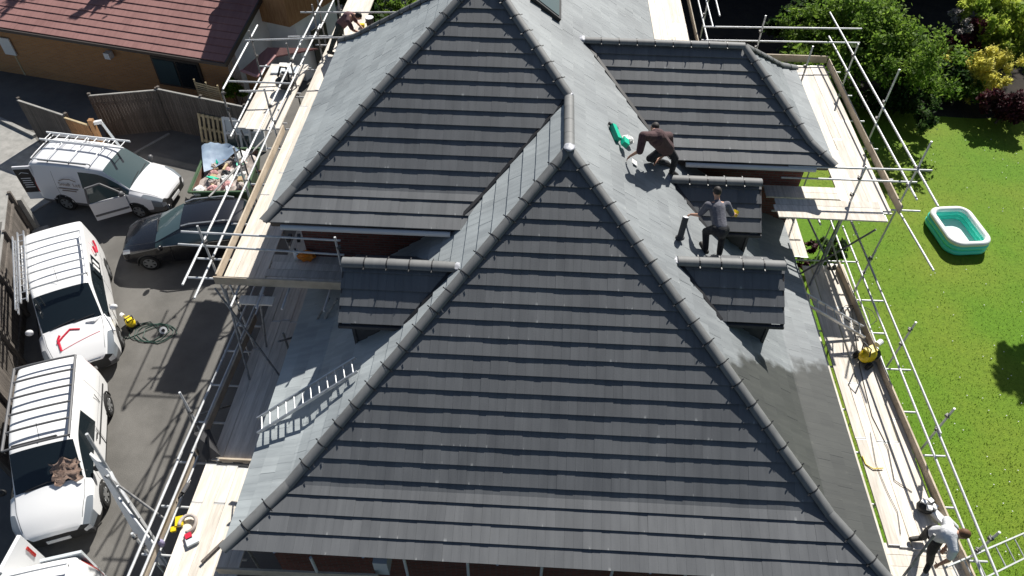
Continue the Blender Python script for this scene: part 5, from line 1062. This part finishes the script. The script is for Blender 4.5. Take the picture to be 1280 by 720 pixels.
tag(MB().path([P(172,405,.1),P(188,402,.03),P(196,409,.03),P(205,411,.05)], .014, 6).build('washer_lance', M['dark_plastic']), 'black washer lance lying on the driveway', 'lance'); o = thing('hose_reel', 'small white hose reel end on the driveway', 'reel', P(204,412,0)); MB().tube(P(204,413,.03), P(204,413,.1), .11, 16).build('drum', M['upvc'], o); MB().tube(P(204,413,.1), P(204,413,.15), .05, 12).build('hub', M['dark_plastic'], o)
coil('power_cable', 'black cable looped over the right boards below the ladder', 'cable', P(1065,395,RZ+.01), .33, 2.4, .008, 'cable', 1.0, 5, [tuple(P(1075,460,RZ+.02)),tuple(P(1090,520,RZ+.02)),tuple(P(1110,560,RZ+.02)),tuple(P(1118,600,RZ+.02)),tuple(P(1140,615,RZ+.02))])
tag(MB().path([P(1078,570,RZ+.02),P(1082,580,RZ+.02),P(1092,586,RZ+.03),P(1104,585,RZ+.03)], .014, 6).build('hose', M['yellow']), 'short yellow hose end in the gap between boards', 'hose')
tag(MB().path([P(1088,540,RZ+.02),P(1095,580,RZ+.02),P(1108,612,RZ+.02),P(1122,640,RZ+.02),P(1126,668,RZ+.02)], .006, 5).build('power_cable', M['cable']), 'thin black cable trailing down the right boards', 'cable')
# things on the left boards
z = LL+.075; o = thing('cordless_drill', 'cordless drill lying on the left boards', 'drill', P(232,617,z)); p = P(232,614,z); MB().tube(p+(-.02,-.06,.05),p+(.02,.14,.06),.045,10).build('motor', M['grey_plastic'], o); MB().beam(p+(0,-.02,.04),p+(-.12,-.2,.04),.06,.05).build('grip', M['dark_plastic'], o); MB().box(p+(-.14,-.24,.04),(.1,.12,.07),rz=.5).build('battery', M['dark_plastic'], o); MB().tube(p+(.02,.14,.06),p+(.03,.22,.06),.02,8).build('chuck', M['chrome'], o)
p = P(236,656,z); pts = [tuple(p+np.array((.15*math.cos(t), .17*math.sin(t), .03+.004*i))) for i, t in enumerate(np.linspace(-1.5,3.6,18))]; tag(MB().path(pts, .035, 8).build('cable_coil', M['rubble'], smooth=True), 'grey coil of strapping on the left boards', 'coil'); p = P(225,653,z); tag(MB().box(p+(0,0,.04),(.14,.2,.07),rz=.3).box(p+(-.06,-.16,.03),(.1,.1,.05),rz=.3).build('tape_box', M['yellow']), 'yellow tool case beside the grey strapping coil', 'case')
p = P(203,681,z); o = thing('bottle', 'purple plastic bottle standing by the left toe board', 'bottle', p); MB().path([p+(0,0,0),p+(0,0,.12),p+(0,0,.17),p+(0,0,.2)], [.06,.06,.04,.025], 14).build('body', M['purple'], o, True); MB().tube(p+(0,0,.2),p+(0,0,.23),.026,10).build('cap', M['dark_plastic'], o)
p = P(241,677,z); tag(MB().box(p+(0,0,.03),(.22,.16,.06),rz=.6).box(p+(-.1,.08,.035),(.12,.14,.05),rz=.6,m=1).build('packet', [M['upvc_grey'], M['red_print']]), 'red and white packet lying on the left boards', 'packet')
p = P(312,652,z); tag(MB().tube(P(307,647,z+.03), P(318,665,z+.03), .025, 8).build('short_tube', M['rusty_galv']), 'short grey tube resting on the inner left board', 'tube'); tag(MB().beam(P(252,703,z+.03), P(280,676,z+.03), .05, .04).build('timber_strip', M['fence_wood']), 'dark timber strip lying near the roof corner', 'timber')
p = P(384,323,LU+.03); mb = MB(); q = random.Random(3); mb.ball(p+(0,0,.08),(.22,.14,.1),12,8); mb.v = [tuple(c+q.uniform(-.03,.03) for c in v) for v in mb.v]; tag(mb.build('orange_bag', M['orange']), 'crumpled orange bag on the shaded upper boards', 'bag')
p = P(372,323,LU+.02); o = thing('bottle', 'white bottle standing beside the orange bag', 'bottle', p); MB().tube(p,p+(0,0,.24),.07,12,.06).build('body', M['upvc'], o, True); MB().tube(p+(0,0,.24),p+(0,0,.3),.025,8).build('cap', M['dark_plastic'], o)
for i, u in enumerate((362,374,382)): p = P(u,299,LU+.02); tag(MB().box(p+(0,0,.04),(.07,.22,.08),rz=.2*i).build('tile_offcut', M['clip']), 'black tile offcut on the shaded upper boards', 'offcut', 'tile offcuts on the upper boards')
p = P(358,112,LU+.13); o = thing('compressor', 'dark compressor with hoses on the loading bay', 'compressor', p); MB().ball(p+(0,0,.22),(.28,.2,.2),12,8).build('tank', M['dark_plastic'], o, True); MB().path([p+(-.2,.1,.35),p+(-.1,.2,.6),p+(.1,.1,.65),p+(.2,-.1,.3)], .03, 7).build('handle', M['cable'], o); MB().box(p+(.05,0,.45),(.2,.2,.16)).build('motor', M['coupler'], o)
p = P(357,88,LU+.15); tag(MB().box(p,(.8,.35,.05),rz=.05).build('sheet_board', M['upvc_grey']), 'pale sheet board lying on the loading bay', 'board')
p = P(463,33,5.7); o = thing('hop_up', 'small timber hop-up stool under the mortar bucket', 'stool', (p[0],p[1],LU)); MB().box(p+(-.05,0,-.02),(.6,.4,.035)).build('top', M['board'], o)
for dx in (-.28,.18): MB().box((p[0]+dx,p[1],(p[2]+LU)/2-.02),(.035,.36,p[2]-LU-.04)).build('leg', M['toe_board'], o)
o = thing('bucket', 'black mortar bucket on the stool by the plum shirted worker', 'bucket', p); MB().path([p,p+(0,0,.28)], [.1,.13], 14).build('body', M['dark_plastic'], o); MB().tube(p+(0,0,.285),p+(0,0,.3),.132,14).build('rim', M['upvc'], o); tag(MB().box(p+(-.24,-.05,.05),(.14,.1,.1)).build('sponge', M['yellow']), 'yellow sponge beside the black mortar bucket', 'sponge')
# things on the right slope
p = rp(769,168,.06); tag(MB().box(p+(0,0,.05),(.12,.42,.12),R=np.array(Matrix.Rotation(math.radians(36),3,'Y')@Matrix.Rotation(.35,3,'Z'))).box(p+(.2,-.28,.0),(.14,.2,.12),R=np.array(Matrix.Rotation(math.radians(36),3,'Y'))).build('tile_adhesive_bag', M['green_plastic']), 'bright green bag lying on the pale roof slope', 'bag')
p = rp(783,178,.06); q = random.Random(8); mb = MB().ball(p+(0,0,.06),(.16,.13,.1),12,8); mb.v = [tuple(c+q.uniform(-.02,.02) for c in v) for v in mb.v]; tag(mb.build('white_bag', M['paper']), 'white crumpled bag between the green bag and the worker', 'bag'); tag(MB().beam(rp(761,154,.1),rp(772,161,.1),.06,.05).build('batten', M['clip']), 'short black batten above the green bag', 'batten')
tag(MB().box(rp(793,203,.05),(.14,.16,.02),R=np.array(Matrix.Rotation(math.radians(36),3,'Y'))).build('paper_sheet', M['paper']), 'white paper scrap on the slope below the crouching worker', 'paper')
a = rp(850,297,.1); b = a+(.06,.16,.42); o = thing('lead_roll', 'dark roll of lead with pale end standing on the slope', 'roll', a); MB().tube(a,b,.065,14).build('roll', M['cladding'], o); MB().tube(b,b+unit(b-a)*.012,.055,14).build('end', M['upvc'], o); MB().ball(a,(.1,.09,.05),10,6).build('foot', M['cladding'], o)
p = c0+(.45,.66,.5); tag(MB().tube(p,p+(.05,.08,.06),.07,12).build('tape_reel', M['yellow']), 'round yellow tape reel held at the dormer slope', 'reel')
p = P(1155,637,RZ+.02); o = thing('tool_bag', 'black and white tool bag on the boards behind the bent worker', 'bag', p); MB().ball(p+(0,0,.12),(.2,.15,.13),12,8).build('body', M['dark_plastic'], o, True)
for dx, dy in ((-.08,.05),(.06,.08),(.1,-.05),(-.02,-.08)): MB().box(p+(dx,dy,.23),(.1,.09,.06),rz=dx*9).build('bag_panel', M['upvc'], o)
MB().beam(p+(.12,-.1,.1),p+(.3,-.42,.12),.14,.09).build('strap', M['upvc'], o)
